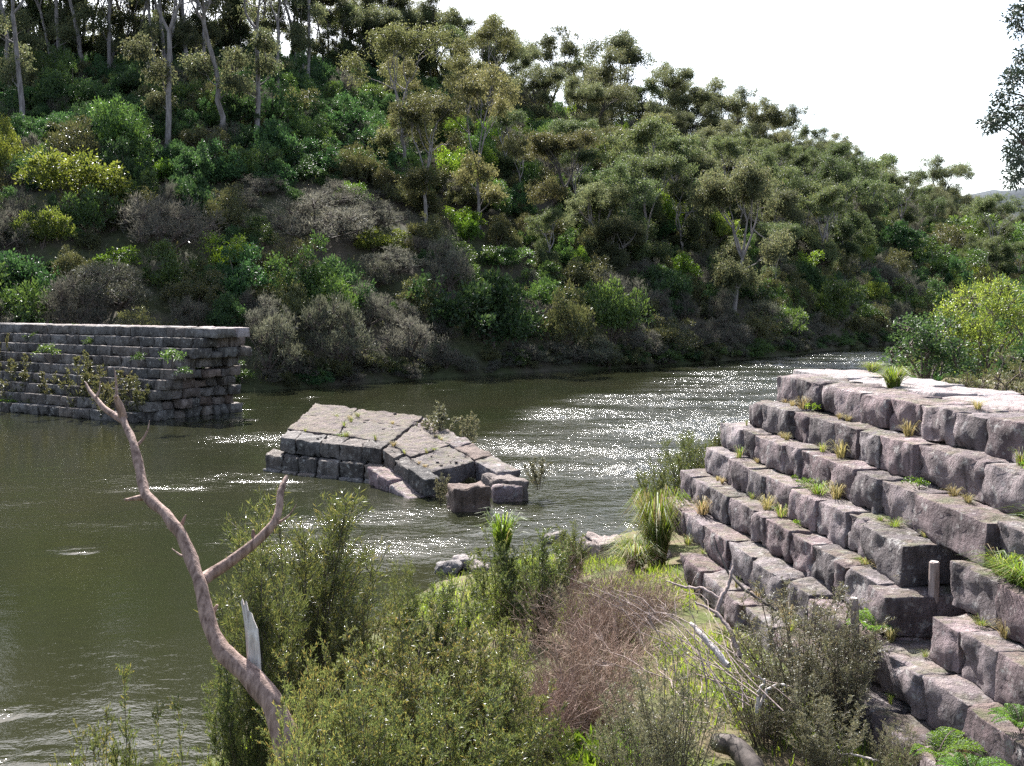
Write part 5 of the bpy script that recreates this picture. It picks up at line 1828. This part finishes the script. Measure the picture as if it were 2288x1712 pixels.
# ferns
FERN = [fern_mesh(s, 10, 0.6) for s in (1, 2, 3)]
for px, k, d, s_, lab in ((1862, 6, 0.12, 0.5, 'fern growing on the ledge beside the post gap'), (2010, 7, 0.05, 0.6, 'large fern hanging below the bright ledge'),
                          (2070, 7, 0.1, 0.55, 'fern clump under the right end of the ledge'), (2165, 6, 0.15, 0.5, 'fern at the foot of the right wall blocks'),
                          (2200, 7, 0.15, 0.6, 'fern beneath the rightmost wall blocks'), (1985, 8, 0.0, 0.55, 'shaded fern on the slope below the wall')):
    A, zt = RWP[k]
    y = wall_y(k, px * K, zt)
    c = Vector((A - WB * y + d, y, zt))
    if k >= 8:
        c.z = max(c.z, gz(c.x, c.y))
    place(FERN[R.randrange(3)], 'fern', c, (s_, s_, s_), R.uniform(0, 6), lab, 'fern')
for i, (px, k) in enumerate(((2150, 4), (2180, 4), (2120, 4), (2212, 3), (2160, 4))):
    A, zt = RWP[k]
    y = wall_y(k, px * K, zt)
    place(tuft_mesh(40 + i, 160, 0.3, 0.3, 0.006, 'grass', 0.7, 0.1), 'grass_tuft', Vector((A - WB * y + 0.22, y, zt)), (0.85,) * 3, i, 'lush green grass on the ledge right of the wooden post', 'plant', 'lush grass by the post')
gcov = bush_mesh(64, 1.0, 0.45, 30, 70, 0.045, 0.6, 'bright', 6)
for i, (px, py, Y, s_) in enumerate(((2030, 1610, 9.15, 0.8), (2090, 1640, 8.95, 0.7), (1960, 1640, 9.2, 0.6))):
    c = at_y(px * K, py * K, Y)
    place(gcov, 'ground_herb', (c.x, c.y, gz(c.x, c.y)), (s_,) * 3, R.uniform(0, 6), 'low bright green herb patch at the foot of the wall', 'plant', 'herb patches by the wall')

# grass over the near bank: one mass nobody could count
rng = np.random.default_rng(8)
n = 85000
gx = rng.uniform(-4.5, 5.2, n); gy = rng.uniform(5.5, 23.5, n)
sel = np.array([noise.noise(Vector((x * 0.55, y * 0.55, 4))) for x, y in zip(gx, gy)]) + rng.normal(size=n) * 0.12 > -0.02
gx, gy = gx[sel], gy[sel]
dn = dist_poly(np.stack([gx, gy], 1), NEAR)
ok = (dn > 0.25) & (gx < 4.62 + WB * (18 - gy) - STEP * 6.2)
gx, gy = gx[ok], gy[ok]
gzv = near_h(np.stack([gx, gy], 1))
G = Geo()
n = len(gx)
leaves(G, rng, np.stack([gx, gy, gzv - 0.02], 1), rng.normal(size=(n, 3)) * 0.45 + np.array([0, 0, 1.0]), rng.uniform(0.08, 0.26, n), rng.uniform(0.008, 0.02, n))
link('bank_grass', G.mesh('bank_grass', [M['grass']]), None, 'short bright green grass over the near bank', 'grass', kind='stuff')

# shrubs and trees on the near bank beyond the wall
rb = bush_mesh(65, 2.4, 2.6, 46, 170, 0.085, 0.6, 'dark', 10, 0.3, 3, lobed=False)
c = at_y(2000 * K, 840 * K, 25)
place(rb, 'shrub', (c.x, 25, gz(c.x, 25) - 0.1), (1.0, 1.0, (at_y(2000 * K, 640 * K, 25).z - gz(c.x, 25)) / 2.6), 0.4, 'round-leaved glossy shrub behind the wall crest', 'shrub')
rb2 = bush_mesh(66, 3.4, 3.8, 60, 320, 0.09, 0.4, 'yellow', 10, 0.3, 3, lobed=False)
c = at_y(2130 * K, 830 * K, 31)
place(rb2, 'shrub', (c.x, 31, gz(c.x, 31) - 0.1), (0.95, 0.95, (at_y(2110 * K, 568 * K, 31).z - gz(c.x, 31)) / 3.7), 1.4, 'tall pale green bushy tree behind the glossy shrub', 'shrub')
rb3 = bush_mesh(67, 2.6, 1.8, 40, 170, 0.08, 0.25, 'olive', 10, 0.4, 3)
c = at_y(2150 * K, 850 * K, 22)
place(rb3, 'shrub', (c.x, 22, gz(c.x, 22) - 0.1), (0.8, 0.8, (at_y(2150 * K, 735 * K, 22).z - gz(c.x, 22)) / 1.75), 0.4, 'low beige-olive shrub at the right behind the crest', 'shrub')
for i, (px, top, Y, w, kd, lab) in enumerate(((2205, 468, 46, 260, 'dark', 'tall dark green tree-shrub crowding behind the pale one'), (2115, 500, 54, 200, 'dark', 'dark tree-shrub on the inside of the river bend'), (2050, 545, 60, 130, 'mid', 'green shrub at the far edge of the near bank'),
                                            (2290, 600, 36, 200, 'dark', 'dark shrub at the right edge beyond the wall'), (1995, 640, 66, 90, 'olive', 'olive shrub far along the near bank'),
                                            (2230, 660, 27, 150, 'dark', 'dark leafy shrub between the pale tree and the right edge'))):
    c = at_y(px * K, top * K, Y)
    bz = gz(c.x, Y)
    Wm = w * K / F * Y
    Wm = max(Wm, (c.z - bz) * 0.95)
    place(BUSH[kd][i % len(BUSH[kd])], 'shrub', (c.x + (Wm - w * K / F * Y) * 0.5, Y, bz - 0.2), (Wm / 4, Wm / 4, max(0.5, c.z - bz) / 3.3), R.uniform(0, 6), lab, 'shrub')
# tree whose branches hang into the frame on the right
T, Cg = Geo(), Geo()
rng = np.random.default_rng(31)
YT = 20.0
base = np.array(at_y(2335, 900, YT)); base[2] = gz(base[0], YT) - 0.3
top = np.array(at_y(2380, -250, YT))
trk = bezier(base, np.array(at_y(2290, 500, YT)), top, 12)
tube(T, trk, np.linspace(0.2, 0.07, 12), 10)
cl = [(2267, 36), (2282, 62), (2290, 15), (2275, 160), (2262, 175), (2242, 212), (2236, 250), (2213, 277), (2226, 268), (2267, 252), (2285, 285), (2271, 319), (2266, 345), (2282, 352), (2275, 382), (2264, 398), (2290, 120), (2300, 230),
      (2340, 40), (2360, 150), (2400, 60), (2420, 220), (2340, 300), (2380, 380), (2460, 120), (2330, 420), (2450, 320), (2400, -80), (2330, -60), (2480, -20)]
for i, (px, py) in enumerate(cl):
    e = np.array(at_y(px, py, YT + rng.uniform(-0.9, 0.9)))
    k = int(np.clip(np.argmin(np.abs(trk[:, 2] - (e[2] - 0.5))), 3, 11))
    pts_ = bezier(trk[k], (trk[k] + e) / 2 + np.array([0, 0, 0.35]), e, 8)
    tube(T, pts_, np.linspace(0.035, 0.006, 8), 5, 0, False)
    m = 260
    u = unit(rng.normal(size=(m, 3))) * rng.random((m, 1)) ** 0.5
    leaves(Cg, rng, e + u * np.array([0.22, 0.3, 0.2]), u + rng.normal(size=(m, 3)) * 0.5 + np.array([0, 0, -0.3]), rng.uniform(0.05, 0.11, m), rng.uniform(0.025, 0.045, m))
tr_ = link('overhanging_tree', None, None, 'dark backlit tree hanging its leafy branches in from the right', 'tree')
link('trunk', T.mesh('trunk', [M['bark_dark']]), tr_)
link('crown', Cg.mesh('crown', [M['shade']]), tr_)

# sprigs on the fallen masonry and the pier
SPR = [shrub_parts(s, 1.2, 0.9, 12, 18, 16, 0.06, 0.25, 0.3, 'fore_grey', 0.5, 0.15) for s in (201, 202)]
for px, base, top, Y, w, lab in ((945, 955, 868, 33.0, 95, 'wispy shrub rooted in the crack of the fallen slab'), (1010, 965, 885, 33.5, 60, 'thin shrub beside the wispy one on the fallen slab'),
                                 (958, 1085, 1020, 27.2, 45, 'sprig growing where the fallen slab meets the boulder'), (1165, 1050, 985, 27.6, 70, 'sprig leaning from the last block of the fallen slab'),
                                 (920, 950, 900, 33.6, 60, 'low sprig on the broken back of the fallen slab')):
    c = at_y(px * K, base * K, Y); t_ = at_y(px * K, top * K, Y)
    Wm = w * K / F * Y
    place(SPR[R.randrange(2)], 'shrub', c, (Wm / 0.9, Wm / 0.9, (t_.z - c.z) / 1.2), R.uniform(0, 6), lab, 'shrub')
for i in range(22):
    q4 = (FL, FR, BR_, BL) if i < 13 else (GL, GR, HR, HL)
    jn = R.random()
    if i < 13:
        uu, vv = (R.uniform(0.05, 0.95), 0.2) if jn < 0.45 else (0.46 + R.uniform(-0.03, 0.03), R.uniform(0.25, 0.95)) if jn < 0.75 else (R.uniform(0.1, 0.9), 0.66)
    else:
        uu, vv = (R.uniform(0.05, 0.8), 0.17) if jn < 0.5 else (0.45, R.uniform(0.2, 0.7)) if jn < 0.8 else (R.uniform(0.1, 0.8), 0.74)
    p = quad_pt(q4, uu, vv)
    sc = R.uniform(0.4, 0.9)
    half = 'flat' if i < 13 else 'tilted'
    place((DTUFT + TUFT)[R.randrange(6)], 'grass_tuft', p, (sc, sc, sc * 0.7), R.uniform(0, 6), 'small grass tuft in a crack of the ' + half + ' half of the fallen masonry', 'plant', 'tufts on the ' + half + ' fallen half')
SPR2 = [shrub_parts(s, 1.2, 0.9, 12, 20, 16, 0.045, 0.35, 0.26, 'olive', 0.6, 0.2) for s in (203, 204)]
for px, base, top, w, lab in ((40, 880, 745, 110, 'leafy sapling at the left foot of the pier'), (110, 885, 790, 80, 'short sapling on the mud bank before the pier'),
                              (180, 893, 735, 120, 'spindly sapling before the pier steps'), (245, 900, 770, 110, 'bushier sapling beside the spindly one'),
                              (290, 905, 790, 80, 'small sapling next to the lowest pier block'), (8, 870, 700, 60, 'creeper-like sapling at the picture edge of the pier')):
    c = at_z(px * K, base * K, 0.12)
    Wm = w * K / F * c.y
    Hm = (base - top) * K / F * c.y
    place(SPR2[R.randrange(2)], 'sapling', (c.x, c.y, 0.0), (Wm / 0.9, Wm / 0.9, Hm / 1.2), R.uniform(0, 6), lab, 'sapling')
for px, base, top, w, kd, lab in ((35, 882, 835, 100, 'bright', 'sunlit green clump at the water before the pier'), (95, 885, 845, 80, 'yellow', 'low yellow-green clump on the bank before the pier')):
    c = at_z(px * K, base * K, 0.1)
    Wm = w * K / F * c.y
    Hm = (base - top) * K / F * c.y
    place(BUSH[kd][0], 'shrub', (c.x, c.y + 0.2, 0.0), (Wm / 4, Wm / 6, Hm / 3.3), R.uniform(-.3, .3), lab, 'shrub')
PHERB = [bush_mesh(s, 0.6, 0.4, 18, 40, 0.06, 0.4, 'mid', 5) for s in (68, 69)]
for i, (px, py, s_) in enumerate(((268, 762, 0.9), (372, 785, 1.0), (70, 740, 0.9), (110, 770, 1.0), (195, 745, 0.6), (400, 810, 0.6), (300, 780, 0.6), (160, 720, 0.8))):
    # on the nearest ledge: the point on the pier face seen at this pixel
    d = ray(px * K, py * K)
    best = None
    for k in range(2, 9):
        zt = CREST - LCH * (k - 1)
        c = at_z(px * K, py * K, zt)
        off = (c - LO).dot(LVn) + LSTEP * (k - 1)
        if best is None or abs(off - 0.15) < best[0]:
            best = (abs(off - 0.15), c)
    place(PHERB[i % 2], 'weed', best[1], (s_ * 1.9,) * 3, R.uniform(0, 6), 'small leafy weed rooted in a ledge of the stepped pier', 'plant', 'weeds on the pier ledges')
# low bank in front of the pier
bp = []
for t in np.linspace(0, 1, 26):
    a = Vector((-46, 58.2, 0)).lerp(Vector((-17.3, 47.6, 0)), t)
    bp.append(a)
V, rows = [], 6
for a in bp:
    for j in range(rows):
        f = j / (rows - 1)
        p = a + LVn * (f * 3.2) - LVn * (fbm(a.x * 0.5, 3) * 0.5 + 0.2)
        V.append((p.x, p.y, -0.35 + 0.75 * math.sin(f * math.pi * 0.5) + fbm(p.x, p.y, 2) * 0.12 * f))
me = make_mesh('mud_bank', V, [grid_faces(26, rows)], [M['bank']], smooth=True)
link('mud_bank', me, None, 'low grassy mud bank at the foot of the pier', kind='structure')
rng = np.random.default_rng(77)
Vn = np.array(V); Vn = Vn[Vn[:, 2] > 0.05]
C = np.repeat(Vn, 60, 0) + rng.normal(size=(len(Vn) * 60, 3)) * np.array([0.5, 0.4, 0.05])
G = Geo(); leaves(G, rng, C, rng.normal(size=C.shape) * 0.5 + np.array([0, 0, 1]), rng.uniform(0.15, 0.5, len(C)), rng.uniform(0.03, 0.07, len(C)))
link('mud_bank_grass', G.mesh('mud_bank_grass', [M['grass']]), None, 'bright grass on the mud bank before the pier', 'grass', kind='stuff')
# small sandy beach behind the pier end
a, b = at_z(610, 872, 0), at_z(760, 858, 0)
V = []
for i in range(14):
    p = a.lerp(b, i / 13)
    for j in range(5):
        q = p + Vector((-0.45, 0.9, 0)) * (j * 0.9) - Vector((-0.45, 0.9, 0)) * (1.2 + fbm(i * 0.4, 7) * 0.6)
        V.append((q.x, q.y, -0.2 + j * 0.16 * math.sin(math.pi * (i + 0.5) / 14)))
me = make_mesh('sandy_beach', V, [grid_faces(14, 5)], [M['sand']], smooth=True)
link('sandy_beach', me, None, 'narrow pale sandy beach on the far bank', kind='structure')
